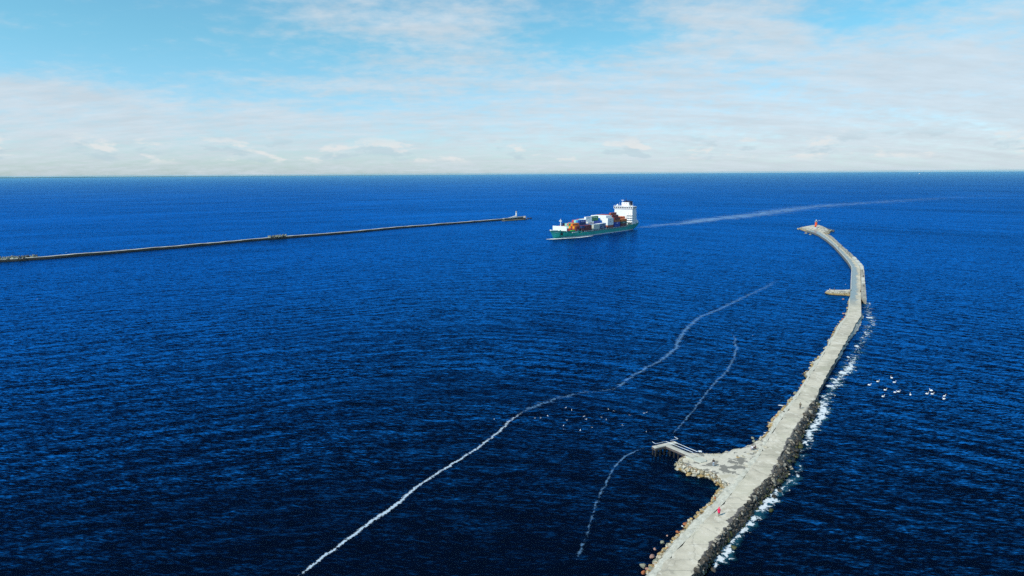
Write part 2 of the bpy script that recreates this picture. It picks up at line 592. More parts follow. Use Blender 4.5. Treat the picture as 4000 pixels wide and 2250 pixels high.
def rubble_material(name, dark):
    """packed stones: one cell per stone, each with its own tone"""
    m, T, out = new_mat(name)
    g = T.node('ShaderNodeNewGeometry')
    P = g.outputs['Position']
    Pw = T.vmath('ADD', P, T.vmath('MULTIPLY', T.noise(P, 0.9, 3, 0.6, 0, True), (0.5, 0.5, 0.5)))
    vor = T.node('ShaderNodeTexVoronoi', feature='F1')
    T.l.new(Pw, vor.inputs['Vector'])
    vor.inputs['Scale'].default_value = 1.25
    edge = T.voronoi(Pw, 1.25, 'DISTANCE_TO_EDGE')
    tone = T.sep(vor.outputs['Color'])
    x, y, z = T.sep(P)
    if dark:
        col = T.ramp(tone[0], [(0.0, (0.014, 0.013, 0.011)), (0.5, (0.035, 0.030, 0.023)), (0.85, (0.075, 0.064, 0.048)), (1.0, (0.20, 0.18, 0.14))])
        col = T.mix(T.range(T.math('ADD', z, T.math('MULTIPLY', T.noise(P, 0.4, 4, 0.6), 0.8)), 1.55, 2.2, 0, 0.55), col, (0.20, 0.175, 0.135, 1))
        weed = T.math('MULTIPLY', T.range(z, 0.9, -0.1), T.range(T.noise(P, 0.5, 4, 0.6), 0.45, 0.62))
        col = T.mix(weed, col, (0.055, 0.062, 0.012, 1))
        shade = 0.22
    else:
        across = T.node('ShaderNodeAttribute', attribute_name='fade').outputs['Fac']     # 0 at the deck, 1 at the water
        col = T.ramp(tone[0], [(0.0, (0.34, 0.31, 0.23)), (0.35, (0.44, 0.41, 0.32)), (0.7, (0.52, 0.49, 0.40)), (0.9, (0.58, 0.56, 0.48)), (1.0, (0.40, 0.30, 0.18))])
        wob = T.math('MULTIPLY', T.math('SUBTRACT', T.noise(P, 0.32, 5, 0.65), 0.5), 0.9)
        slabby = T.math('ADD', across, wob)
        slab = T.mix(T.range(T.noise(P, 1.3, 6, 0.65), 0.35, 0.65), (0.42, 0.40, 0.32, 1), (0.60, 0.575, 0.49, 1))
        keep = T.range(slabby, 0.52, 0.72)
        col = T.mix(keep, slab, col)
        grit = T.range(T.noise(P, 0.5, 5, 0.7), 0.56, 0.64, 0, 0.6)
        col = T.mix(grit, col, (0.25, 0.235, 0.18, 1))
        low = T.math('ADD', z, T.math('MULTIPLY', T.math('SUBTRACT', T.noise(P, 0.4, 4, 0.6), 0.5), 1.4))
        col = T.mix(T.range(low, 1.15, 0.4), col, T.mix(T.range(T.noise(P, 0.3, 3), 0.45, 0.65), (0.38, 0.28, 0.115, 1), (0.29, 0.165, 0.075, 1)))
        col = T.mix(T.range(low, 0.3, 0.0), col, (0.05, 0.042, 0.022, 1))
        shade = 0.5
    if dark:
        keep = 1.0
    col = T.mix(T.math('MULTIPLY', T.range(edge, 0.11, 0.02), keep), col, T.mix(1.0, col, (shade, shade * 0.93, shade * 0.8, 1), 'MULTIPLY'))
    p = T.node('ShaderNodeBsdfPrincipled')
    T.l.new(col, p.inputs['Base Color'])
    p.inputs['Roughness'].default_value = 0.45 if dark else 0.85
    b = T.node('ShaderNodeBump')
    b.inputs['Distance'].default_value = 0.35
    T.l.new(T.math('ADD', T.math('MULTIPLY', T.range(edge, 0.0, 0.35), keep), T.math('MULTIPLY', T.noise(P, 3.0, 5), 0.3)), b.inputs['Height'])
    T.l.new(b.outputs[0], p.inputs['Normal'])
    T.l.new(p.outputs[0], out.inputs[0])
    return m


def apron_material():
    m, T, out = new_mat('worn_landing_concrete')
    g = T.node('ShaderNodeNewGeometry')
    P = g.outputs['Position']
    at_ = T.node('ShaderNodeAttribute', attribute_name='fade')
    rim = at_.outputs['Fac']                             # 1 at the rim, 0 inside
    n = T.noise(P, 0.34, 5, 0.6, 0.3)
    fine = T.noise(P, 2.0, 7, 0.65)
    col = T.mix(T.range(fine, 0.3, 0.7), (0.48, 0.44, 0.36, 1), (0.63, 0.585, 0.485, 1))
    sand = T.range(T.noise(T.mapping(P, (1, 1, 1), 0.4, (5, 2, 0)), 0.22, 5, 0.65), 0.52, 0.60, 0, 0.7)
    col = T.mix(sand, col, (0.42, 0.375, 0.27, 1))
    old = T.range(n, 0.535, 0.555)
    col = T.mix(old, col, T.mix(fine, (0.15, 0.14, 0.12, 1), (0.25, 0.235, 0.20, 1)))
    vor = T.node('ShaderNodeTexVoronoi', feature='F1')
    Pw = T.vmath('ADD', P, T.vmath('MULTIPLY', T.noise(P, 1.2, 3, 0.6, 0, True), (0.5, 0.5, 0.5)))
    T.l.new(Pw, vor.inputs['Vector'])
    vor.inputs['Scale'].default_value = 1.1
    edge = T.voronoi(Pw, 1.1, 'DISTANCE_TO_EDGE')
    tone = T.sep(vor.outputs['Color'])[0]
    stone = T.ramp(tone, [(0.0, (0.30, 0.24, 0.14)), (0.4, (0.46, 0.40, 0.28)), (0.8, (0.56, 0.53, 0.44)), (1.0, (0.34, 0.19, 0.09))])
    stone = T.mix(T.range(edge, 0.10, 0.02), stone, (0.10, 0.085, 0.05, 1))
    rimn = T.math('ADD', rim, T.math('MULTIPLY', T.math('SUBTRACT', T.noise(P, 0.5, 4, 0.6), 0.5), 0.7))
    rk = T.range(rimn, 0.48, 0.56)
    col = T.mix(rk, col, stone)
    x, y, z = T.sep(P)
    low = T.math('ADD', z, T.math('MULTIPLY', T.math('SUBTRACT', fine, 0.5), 0.8))
    col = T.mix(T.range(low, 1.0, 0.4), col, (0.33, 0.225, 0.075, 1))
    col = T.mix(T.range(low, 0.35, 0.05), col, (0.04, 0.034, 0.018, 1))
    p = T.node('ShaderNodeBsdfPrincipled')
    T.l.new(col, p.inputs['Base Color'])
    p.inputs['Roughness'].default_value = 0.88
    b = T.node('ShaderNodeBump')
    b.inputs['Distance'].default_value = 0.25
    T.l.new(T.math('ADD', T.math('MULTIPLY', T.range(edge, 0.0, 0.3), rk), T.math('MULTIPLY', fine, 0.25)), b.inputs['Height'])
    T.l.new(b.outputs[0], p.inputs['Normal'])
    T.l.new(p.outputs[0], out.inputs[0])
    return m


def foam_material(name, scale, lo, hi, teal=0.0, stretch=(1, 1, 1), strength=1.0, tone=(0.62, 0.68, 0.72)):
    """broken foam: opaque where the noise and the ribbon's own thickness say so"""
    m, T, out = new_mat(name)
    g = T.node('ShaderNodeNewGeometry')
    P = g.outputs['Position']
    at_ = T.node('ShaderNodeAttribute', attribute_name='fade')
    fade = at_.outputs['Fac']
    n = T.noise(T.mapping(P, stretch), scale, 8, 0.68, 0.8)
    cells = T.voronoi(T.vmath('ADD', P, T.vmath('MULTIPLY', T.noise(P, scale * 1.5, 3, 0.6, 0, True), (0.8, 0.8, 0.8))), scale * 1.4, 'DISTANCE_TO_EDGE')
    net = T.range(cells, 0.22, 0.02, 0, 0.16)
    a = T.math('ADD', T.math('ADD', T.math('MULTIPLY_ADD', n, 1.7, -0.35), net), T.math('MULTIPLY', T.math('SUBTRACT', fade, 0.5), 0.75))
    al = T.math('MULTIPLY', T.range(a, lo, hi, 0, 1, True), T.range(fade, 0.0, 0.10))
    al = T.math('MULTIPLY', al, strength)
    d = T.node('ShaderNodeBsdfDiffuse')
    d.inputs['Color'].default_value = (*tone, 1)
    tr = T.node('ShaderNodeBsdfTransparent')
    base = tr.outputs[0]
    if teal:
        d2 = T.node('ShaderNodeBsdfDiffuse')
        d2.inputs['Color'].default_value = (0.02, 0.135, 0.21, 1)
        mx0 = T.node('ShaderNodeMixShader')
        tl = T.math('MULTIPLY', T.range(T.math('ADD', T.noise(P, scale * 0.5, 6, 0.6), T.math('MULTIPLY', T.math('SUBTRACT', fade, 0.5), 0.6)), 0.42, 0.72, 0, 1, True), T.math('MULTIPLY', T.range(fade, 0.0, 0.25), teal))
        T.l.new(tl, mx0.inputs[0])
        T.l.new(tr.outputs[0], mx0.inputs[1])
        T.l.new(d2.outputs[0], mx0.inputs[2])
        base = mx0.outputs[0]
    mx = T.node('ShaderNodeMixShader')
    T.l.new(al, mx.inputs[0])
    T.l.new(base, mx.inputs[1])
    T.l.new(d.outputs[0], mx.inputs[2])
    T.l.new(mx.outputs[0], out.inputs[0])
    return m


CONC = concrete_material()
PALE = rubble_material('pale_rubble', False)
DARK = rubble_material('dark_wet_rubble', True)
APRON = apron_material()

# ------------------------------------------------------------------ the curved breakwater
DZ = 1.9
LEFT = [(2485, 2330), (2564, 2250), (2640, 2150), (2722, 2068), (2773, 2014), (2828, 1964), (2878, 1900), (2920, 1845), (2960, 1790), (2990, 1735), (3016, 1690),
        (3036, 1660), (3066, 1618), (3098, 1575), (3122, 1540), (3145, 1500), (3169, 1460), (3201, 1410), (3231, 1360), (3264, 1310),
        (3294, 1260), (3312, 1235), (3319, 1200), (3320, 1170), (3322, 1145), (3323, 1100), (3326, 1050), (3325.5, 1043), (3311, 1020),
        (3285, 990), (3257, 960), (3227, 935), (3196, 915), (3171, 905), (3150, 900)]
RIGHT = [(2620, 2330), (2700, 2250), (2762, 2150), (2830, 2068), (2874, 2014), (2919, 1964), (2962, 1900), (3022, 1845), (3048, 1790), (3077, 1735), (3100, 1690),
         (3118, 1660), (3146, 1618), (3168, 1575), (3195, 1540), (3210, 1500), (3233, 1460), (3264, 1410), (3288, 1360), (3318, 1310),
         (3345, 1260), (3364, 1235), (3364, 1200), (3363, 1170), (3363, 1145), (3362, 1100), (3359, 1050), (3357, 1043), (3338, 1020),
         (3308, 990), (3276, 960), (3249, 935), (3224, 915), (3212, 905), (3206, 900)]
ROWS = []
y = 2330.0
while y > 900:
    ROWS.append(y)
    y -= max(1.2, 11.0 * ((y - 676) / 1400.0) ** 1.15)
ROWS.append(900.0)
deckL = [at(lerp_poly(LEFT, y), y, DZ) for y in ROWS]
deckR = [at(lerp_poly(RIGHT, y), y, DZ) for y in ROWS]
along = [0.0]
for i in range(1, len(ROWS)):
    along.append(along[-1] + ((deckL[i] + deckR[i]) / 2 - (deckL[i - 1] + deckR[i - 1]) / 2).length)


def row_at(y):
    return min(range(len(ROWS)), key=lambda i: abs(ROWS[i] - y))


pier = empty('breakwater', at(2830, 2050, 0))
tag(pier, 'long curved grey concrete breakwater with walking deck and rubble sides, ending at the red lighthouse', 'breakwater')
PL = pier.location.copy()


def pier_part(mb, name, mats, smooth=False):
    o = mb.build(name, mats, pier, smooth=smooth)
    o.matrix_parent_inverse = Matrix.Translation(-PL)
    return o


d = MB()
NV = 10
prev = None
rnd = random.Random(4)
for i, y in enumerate(ROWS):
    row = []
    for k in range(NV + 1):
        t = k / NV
        p = deckL[i].lerp(deckR[i], t)
        p = p + Vector((0, 0, 0.05 * fbm((p.x, p.y, 0), 0.25) - 0.05 * abs(t - 0.5)))
        if k in (0, NV) and y > 1240:
            s = (deckR[i] - deckL[i]).normalized() * (0.55 * fbm((p.x, p.y, 5), 0.7, 6))
            p = p + Vector((s.x, s.y, 0))
        row.append(d.v(p))
    lo = (d.v(deckL[i] + Vector((0, 0, -3.2))), d.v(deckR[i] + Vector((0, 0, -3.2))))
    if prev:
        r0, l0, a0 = prev
        for k in range(NV):
            d.f((r0[k], r0[k + 1], row[k + 1], row[k]), 0, [(a0, k / NV), (a0, (k + 1) / NV), (along[i], (k + 1) / NV), (along[i], k / NV)])
        d.f((r0[NV], l0[1], lo[1], row[NV]), 1)
        d.f((l0[0], r0[0], row[0], lo[0]), 1)
    prev = (row, lo, along[i])
SIDE = mat('seawall_side', (0.16, 0.155, 0.135), 0.8, 0.35, 0.8)
pier_part(d, 'deck', [CONC, SIDE])

# raised wave wall along the sea side of the far stretch
WALLR = [(3386, 1168), (3384, 1145), (3380, 1100), (3376, 1050), (3374, 1040), (3345, 1008), (3322, 985), (3300, 968), (3284, 953), (3268, 938), (3250, 922), (3236, 914)]
wm = MB()
prev = None
for i, y in enumerate(ROWS):
    if not (916 <= y <= 1168):
        continue
    h = 3.15 + 0.35 * fbm((y * 0.05, 1, 1), 1.0)
    a = deckR[i].copy()
    o2 = at(lerp_poly(WALLR, y), y, 3.1)
    w = (o2 - a)
    w.z = 0
    pts = []
    for t, z in ((0.04, DZ - 0.2), (0.05, h), (0.35, h + 0.15 * fbm((y * .11, 4, 0))), (0.7, h - 0.2 + 0.5 * fbm((y * .09, 7, 0))), (0.98, h - 0.3 + 0.4 * fbm((y * .13, 9, 0))), (1.0, -1.0)):
        q = a + w * t
        pts.append(wm.v((q.x, q.y, z)))
    if prev:
        for k in range(5):
            wm.f((prev[k], prev[k + 1], pts[k + 1], pts[k]))
    else:
        wm.f(pts)
    prev = pts
WALLM = mat('wave_wall_concrete', (0.33, 0.31, 0.26), 0.85, 0.5, 0.35, bump=0.1)
pier_part(wm, 'wave_wall', WALLM)
# pale repaired blocks of the wave wall
for (ya, yb) in ((1052, 1040), (1037, 1029), (1026, 1018), (1014, 1006), (1098, 1086), (1108, 1103)):
    b = MB()
    A, B_ = at(lerp_poly(RIGHT, ya) + 4, ya, 3.3), at(lerp_poly(WALLR, ya) - 2, ya, 3.3)
    D_, E_ = at(lerp_poly(RIGHT, yb) + 4, yb, 3.3), at(lerp_poly(WALLR, yb) - 2, yb, 3.3)
    b.prism([(q.x, q.y) for q in (A, B_, E_, D_)], DZ - 0.1, 3.75)
    pier_part(b, 'wall_block', mat('pale_block', (0.56, 0.54, 0.47), 0.85, 0.2, 0.6))
# low kerb along the lee side of the far stretch
kb = MB()
for i in range(1, len(ROWS)):
    if not (925 < ROWS[i] < 1150) or (1132 < ROWS[i] < 1152):
        continue
    a, b = deckL[i - 1], deckL[i]
    w = (deckR[i] - deckL[i]).normalized() * 0.55
    w0 = (deckR[i - 1] - deckL[i - 1]).normalized() * 0.55
    q = [kb.v(p) for p in (a, a + w0, b + w, b)]
    r = [kb.v(p + Vector((0, 0, 0.32))) for p in (a, a + w0, b + w, b)]
    kb.f(r)
    kb.f((q[0], q[3], r[3], r[0]))
    kb.f((q[1], q[2], r[2], r[1]))
pier_part(kb, 'kerb', mat('kerb_concrete', (0.45, 0.45, 0.42), 0.7, 0.2, 0.8))


def bank(name, inner, outer_px, y0, y1, matl, ztop, zlow, rough, K=9, hump=0.0, power=1.35):
    """rubble slope from the deck edge down to the waterline"""
    b = MB()
    prev = None
    for i, y in enumerate(ROWS):
        if not (y1 <= y <= y0):
            continue
        A = inner[i] + Vector((0, 0, ztop))
        O = at(lerp_poly(outer_px, y), y, 0.0)
        O.z = zlow
        row = []
        for k in range(K + 1):
            t = k / K
            p = A.lerp(O, t)
            p.z = A.z + (O.z - A.z) * t ** power + hump * math.sin(PI * t)
            if 0 < k:
                nn = fbm((p.x, p.y, 3), 0.55)
                p.z += rough * nn * min(1.0, t * 2)
                if k == K:
                    p += Vector((0.8 * fbm((p.x, p.y, 8), 0.5), 0.8 * fbm((p.x, p.y, 11), 0.5), 0))
            row.append(b.v(p, k / K))
        if prev:
            for k in range(K):
                b.f((prev[k], prev[k + 1], row[k + 1], row[k]))
        prev = row
    return pier_part(b, name, matl)


LW = [(2440, 2330), (2515, 2250), (2550, 2200), (2572, 2162), (2602, 2140), (2613, 2118), (2640, 2094), (2662, 2078), (2675, 2056), (2692, 2031), (2722, 2015),
      (2738, 1991), (2761, 1976), (2791, 1935), (2807, 1916), (2830, 1880), (2870, 1830), (2920, 1780), (2951, 1742), (2966, 1718), (3003, 1688),
      (3003, 1672), (3000, 1650), (3036, 1621), (3057, 1600), (3079, 1568), (3108, 1535), (3133, 1499), (3150, 1478), (3136, 1463), (3172, 1431), (3164, 1417),
      (3194, 1402), (3215, 1374), (3230, 1349), (3230, 1331), (3251, 1313), (3258, 1291), (3266, 1273), (3287, 1252), (3307, 1227), (3311, 1200), (3311, 1175), (3320, 1160)]
RW = [(2700, 2330), (2752, 2250), (2773, 2208), (2811, 2167), (2825, 2137), (2852, 2108), (2888, 2078), (2910, 2059), (2930, 2029), (2951, 2004), (2968, 1979), (2983, 1949),
      (3030, 1919), (3060, 1886), (3088, 1854), (3098, 1827), (3117, 1797), (3125, 1770), (3137, 1734), (3146, 1697), (3167, 1657), (3190, 1621),
      (3204, 1593), (3201, 1571), (3188, 1545)]
SH = [(3250, 1440), (3282, 1400), (3300, 1360), (3318, 1330), (3345, 1300), (3362, 1265), (3372, 1240), (3368, 1222)]
bank('rubble_bank', deckL, LW, 2330, 1160, PALE, -0.03, -0.7, 0.42, power=2.4)
bank('rubble_bank', deckR, RW, 2330, 1545, DARK, -0.05, -0.9, 0.55, hump=0.25)
bank('shelf', deckR, SH, 1440, 1222, mat('shelf_concrete', (0.44, 0.43, 0.37), 0.85, 0.3, 0.4), -0.5, 0.1, 0.06, 5)

# ------------------------------------------------------------------ landing apron (rocky spit)
SPIT = [(2800, 1886), (2788, 1867), (2753, 1859), (2717, 1854), (2695, 1849), (2674, 1843), (2647, 1827), (2636, 1810), (2645, 1801), (2655, 1794), (2664, 1783), (2676, 1775),
        (2700, 1778), (2725, 1780), (2755, 1781), (2785, 1780), (2812, 1779), (2840, 1774), (2868, 1767), (2894, 1761), (2921, 1756), (2956, 1740), (3000, 1730), (2962, 1800), (2915, 1860), (2870, 1925), (2826, 1905)]
pts = [at(x, y, 0.6) for x, y in SPIT]
cx = at(2790, 1822, 1.7)
ap = MB()
fine_ring = []
for i in range(len(pts)):
    a, b = pts[i], pts[(i + 1) % len(pts)]
    for k in range(5):
        p = a.lerp(b, k / 5)
        on_deck = 21 <= i <= 24
        if not on_deck:
            p += Vector((fbm((p.x, p.y, 2), 0.5), fbm((p.x, p.y, 6), 0.5), 0)) * 0.9
        fine_ring.append((p, on_deck))
profile = [(1.0, -0.9, 1.0), (0.975, 0.5, 1.0), (0.94, 1.25, 0.9), (0.88, 1.6, 0.7), (0.80, 1.72, 0.45), (0.66, 1.78, 0.15), (0.5, 1.8, 0.0), (0.33, 1.8, 0), (0.16, 1.82, 0)]
rings = []
for (s, z, fd) in profile:
    ring = []
    for p, od in fine_ring:
        q = cx.lerp(p, s)
        zz = z + (0.42 * fd + 0.03) * fbm((q.x, q.y, 1), 0.6)
        ring.append(ap.v((q.x, q.y, 1.72 if (od and s > 0.85) else zz), 0.0 if od else fd))
    rings.append(ring)
for a, b in zip(rings, rings[1:]):
    n = len(a)
    for i in range(n):
        ap.f((a[i], a[(i + 1) % n], b[(i + 1) % n], b[i]))
cv = ap.v((cx.x, cx.y, 1.82))
for i in range(len(rings[-1])):
    ap.f((rings[-1][i], rings[-1][(i + 1) % len(rings[-1])], cv))
pier_part(ap, 'landing_apron', APRON)
sl = MB()
SL = [(2706.7, 1787), (2717, 1786), (2742, 1786.5), (2760, 1795.6), (2759, 1801.5), (2737, 1806), (2723, 1802.5), (2711, 1796.5)]
sl.prism([(q.x, q.y) for q in (at(x, y, 2.0) for x, y in SL)], 1.5, 2.02)
SL2 = [(2676, 1779), (2704, 1787), (2711, 1796.5), (2706, 1795), (2682, 1784)]
sl.prism([(q.x, q.y) for q in (at(x, y, 1.98) for x, y in SL2)], 1.5, 1.98)
pier_part(sl, 'landing_slab', mat('clean_slab', (0.50, 0.50, 0.43), 0.8, 0.1, 0.6))

# ------------------------------------------------------------------ small spur of the far stretch
sp = MB()
SPUR = [(3224, 1139), (3232, 1134), (3260, 1133), (3300, 1133), (3323, 1130), (3323, 1150), (3300, 1147.5), (3270, 1146), (3250, 1145), (3236, 1142.5)]
prof = [(1.06, 1.30, -0.6), (1.0, 1.0, 0.6), (0.93, 0.72, 1.25), (0.9, 0.5, 1.35)]
base = [at(x, y, 0.9) for x, y in SPUR]
c0, c1 = at(3236, 1138, 0.9), at(3323, 1140, 0.9)
axis = (c1 - c0)
rr = []
for (sl_, sw, z) in prof:
    ring = []
    for i in range(len(base)):
        for k in range(4):
            p = base[i].lerp(base[(i + 1) % len(base)], k / 4)
            t = max(0, min(1, (p - c0).dot(axis) / axis.length_squared))
            m_ = c0 + axis * t
            q = m_ + (p - m_) * sw
            ring.append(sp.v((q.x + 0.6 * fbm((q.x, q.y, z), 0.4), q.y + 0.6 * fbm((q.x, q.y, z + 9), 0.4), z + 0.35 * fbm((q.x, q.y, 4), 0.4)), 1.0 if z < 1.3 else 0.3))
    rr.append(ring)
for a, b in zip(rr, rr[1:]):
    for i in range(len(a)):
        sp.f((a[i], a[(i + 1) % len(a)], b[(i + 1) % len(a)], b[i]))
sp.f(rr[-1])
pier_part(sp, 'spur', APRON)

# ------------------------------------------------------------------ round head of the breakwater under the lighthouse
hd = MB()
HEAD = [(3130, 898), (3120, 892), (3140, 888), (3165, 884), (3200, 884), (3215, 886), (3232, 894), (3246, 902), (3240, 912), (3222, 914), (3200, 906), (3172, 907), (3150, 905)]
base = [at(x, y, 0.3) for x, y in HEAD]
hc = at(3188, 893, 0.3)
rr = []
for s, z, fd in ((1.05, -0.8, 1.0), (0.98, 0.8, 1.0), (0.80, 1.9, 0.5), (0.62, 2.6, 0.1), (0.40, 3.6, 0.0), (0.30, 3.8, 0.0)):
    ring = []
    for i in range(len(base)):
        for k in range(4):
            p = base[i].lerp(base[(i + 1) % len(base)], k / 4)
            q = hc.lerp(p, s)
            ring.append(hd.v((q.x + 1.2 * fd * fbm((q.x, q.y, z), 0.2), q.y + 2 * fd * fbm((q.x, q.y, z + 9), 0.2), z + 0.5 * fd * fbm((q.x, q.y, 4), 0.3)), fd * 0.9))
    rr.append(ring)
for a, b in zip(rr, rr[1:]):
    for i in range(len(a)):
        hd.f((a[i], a[(i + 1) % len(a)], b[(i + 1) % len(a)], b[i]))
hd.f(rr[-1])
pier_part(hd, 'pier_head', APRON)
# ------------------------------------------------------------------ boulders
def rock_mesh(seed, mats):
    b = bmesh.new()
    bmesh.ops.create_icosphere(b, subdivisions=2, radius=1.0)
    rd = random.Random(seed)
    planes = []
    for k in range(12):
        n = Vector((rd.gauss(0, 1), rd.gauss(0, 1), rd.gauss(0, 1))).normalized()
        planes.append((n, rd.uniform(0.45, 0.8)))
    for v in b.verts:
        p = v.co.copy()
        for n, dd in planes:
            s = p.dot(n)
            if s > dd:
                p -= n * (s - dd) * 0.92
        p *= 1 + 0.10 * fbm(p + Vector((seed, 0, 0)), 2.2, 3)
        v.co = p
    me = bpy.data.meshes.new('boulder')
    b.to_mesh(me)
    b.free()
    me.materials.append(mats)
    return me


R_PALE = mat('pale_boulder', (0.42, 0.38, 0.29), 0.9, 0.35, 0.9, bump=0.15)
R_TAN = mat('ochre_boulder', (0.36, 0.25, 0.11), 0.9, 0.4, 0.9, bump=0.15)
R_RED = mat('red_granite_boulder', (0.34, 0.115, 0.045), 0.85, 0.4, 0.9, bump=0.15)
R_PINK = mat('pink_granite_boulder', (0.36, 0.21, 0.165), 0.85, 0.35, 0.9, bump=0.15)
R_GREY = mat('grey_green_boulder', (0.22, 0.22, 0.16), 0.85, 0.4, 0.9, bump=0.15)
R_DARK = mat('dark_wet_boulder', (0.027, 0.024, 0.019), 0.4, 0.5, 0.9, bump=0.15)
R_BROWN = mat('brown_wet_boulder', (0.070, 0.057, 0.041), 0.5, 0.5, 0.9, bump=0.15)
R_WEED = mat('weedy_boulder', (0.060, 0.064, 0.016), 0.6, 0.5, 0.9, bump=0.15)
R_LIGHT = mat('light_brown_boulder', (0.30, 0.27, 0.21), 0.8, 0.4, 0.9, bump=0.15)
SHAPES = 5
ROCKS = {}


def rock(matl, k):
    key = (matl.name, k % SHAPES)
    if key not in ROCKS:
        ROCKS[key] = rock_mesh(k % SHAPES + 1, matl)
    return ROCKS[key]


def boulder(p, size, matl, label, group, rd):
    o = bpy.data.objects.new('boulder', rock(matl, rd.randrange(SHAPES)))
    C.objects.link(o)
    o.location = p
    o.scale = (size * rd.uniform(0.8, 1.25), size * rd.uniform(0.8, 1.25), size * rd.uniform(0.6, 0.85))
    o.rotation_euler = (rd.uniform(-0.3, 0.3), rd.uniform(-0.3, 0.3), rd.uniform(0, 6.28))
    return tag(o, label, 'boulder', group)


rd = random.Random(12)
# the single boulders that stand clear in the water, each with its own look
SOLO = [
    (2677, 2039, 19, R_RED, 'rusty orange boulder at the waterline, left of the pink coated walker'),
    (2651, 2073, 18, R_RED, 'lone rusty orange boulder in the water just below the pale bank'),
    (2588, 2113, 20, R_GREY, 'grey green flat boulder alone in dark water off the bank'),
    (2558, 2140, 13, R_PINK, 'small pinkish boulder half sunk in water'),
    (2548, 2164, 25, R_PINK, 'big reddish pink boulder standing in the water beside the bank'),
    (2513, 2204, 25, R_GREY, 'big grey green boulder of the cluster at the lower edge'),
    (2528, 2215, 18, R_PINK, 'pale pink boulder between the grey green and the orange one'),
    (2513, 2229, 20, R_RED, 'orange boulder lowest in the cluster of three'),
    (2607, 2088, 9, R_PINK, 'tiny pinkish rock tip breaking the surface far off the bank'),
    (3013, 1986, 22, R_WEED, 'green weedy boulder alone in the sea right of the dark rubble'),
    (2866, 2130, 27, R_WEED, 'weedy brown boulder in the surf beside the dark rubble'),
    (2787, 2220, 22, R_BROWN, 'brown boulder ringed by foam near the lower edge'),
    (3025, 1934, 22, R_DARK, 'dark brown boulder in white surf below the spit'),
    (3046, 1909, 24, R_DARK, 'dark green boulder at the outer edge of the rubble'),
    (3110, 1782, 14, R_LIGHT, 'pale round boulder on the outer edge of the dark rubble'),
    (2945, 1718, 17, R_GREY, 'grey boulder in the water beside the crouching people'),
    (2955, 1721, 14, R_LIGHT, 'greyish rock next to the crouching people'),
    (2940, 1706, 13, R_GREY, 'dark greenish rock awash above the crouching people'),
    (3148, 909, 9, R_LIGHT, 'pale boulder in the water below the lighthouse head'),
    (3164, 914, 9, R_GREY, 'low dark grey boulder awash below the lighthouse head'),
    (3060, 1629, 8, R_BROWN, 'brown stone lying on the pale edge near the khaki walker'),
    (3293, 1166, 8, R_PINK, 'small pinkish rock in water below the spur'),
    (3296, 1222, 9, R_PINK, 'pinkish rock tip in water left of the deck'),
]
for (px, py, rpx, m, lab) in SOLO:
    p = at(px, py + rpx * 0.3, 0.15)
    dist = (p - camo.location).length
    s = 0.56 * rpx / FPX * dist
    p.z = 1.95 if 'on the pale edge' in lab else s * 0.12
    boulder(p, s, m, lab, 'boulders standing clear of the banks', rd)


def scatter(n, inner, outer_px, y0, y1, zt, zl, sizes, pick, zone, group, spread=(0.02, 0.88)):
    out = []
    rows = [i for i, y in enumerate(ROWS) if y1 <= y <= y0]
    a0, a1 = along[rows[0]], along[rows[-1]]
    for k in range(n):
        s = a0 + (a1 - a0) * rd.random()
        i = min(rows, key=lambda q: abs(along[q] - s))
        A = inner[i]
        O = at(lerp_poly(outer_px, ROWS[i]), ROWS[i], 0.0)
        t = rd.uniform(*spread)
        p = A.lerp(O, t)
        p += (inner[min(i + 1, len(ROWS) - 1)] - inner[max(i - 1, 0)]).normalized() * rd.uniform(-0.8, 0.8)
        p.z = zt + (zl - zt) * t ** (2.4 if inner is deckL else 1.35)
        size = rd.uniform(*sizes) * (rd.uniform(0.6, 1.1) if rd.random() < 0.85 else rd.uniform(1.2, 1.8))
        out.append((p, size, pick(t), zone(ROWS[i], t), group))
    return out


def pick_dark(t):
    r = rd.random()
    if t < 0.3:
        return R_LIGHT if r < 0.28 else R_BROWN if r < 0.75 else R_DARK
    if t > 0.75 and r < 0.4:
        return R_WEED
    return R_DARK if r < 0.55 else R_BROWN if r < 0.84 else R_LIGHT if r < 0.93 else R_WEED


def pick_pale(t):
    r = rd.random()
    if t > 0.55:
        return R_TAN if r < 0.42 else R_RED if r < 0.48 else R_PALE if r < 0.85 else R_GREY
    return R_PALE if r < 0.75 else R_TAN if r < 0.9 else R_GREY


WORD = {R_DARK: 'near black wet', R_BROWN: 'brown wet', R_WEED: 'green weedy', R_LIGHT: 'light brown', R_PALE: 'pale', R_TAN: 'ochre yellow', R_RED: 'rusty red', R_GREY: 'grey green', R_PINK: 'pink'}


def zone_dark(y, t):
    w = 'low on' if t > 0.66 else 'halfway up' if t > 0.33 else 'high on'
    s = 'below the pink walker' if y > 2040 else 'beside the pink walker' if y > 1960 else 'across from the spit' if y > 1790 else 'beyond the spit' if y > 1680 else 'near the khaki walker'
    return w + ' the dark rubble ' + s


def zone_pale(y, t):
    w = 'low on' if t > 0.6 else 'high on'
    s = 'below the pink walker' if y > 2040 else 'between walker and spit' if y > 1880 else 'by the crouching people' if y > 1690 else 'near the khaki walker' if y > 1540 else 'along the middle stretch' if y > 1300 else 'along the far stretch'
    return w + ' the pale bank ' + s


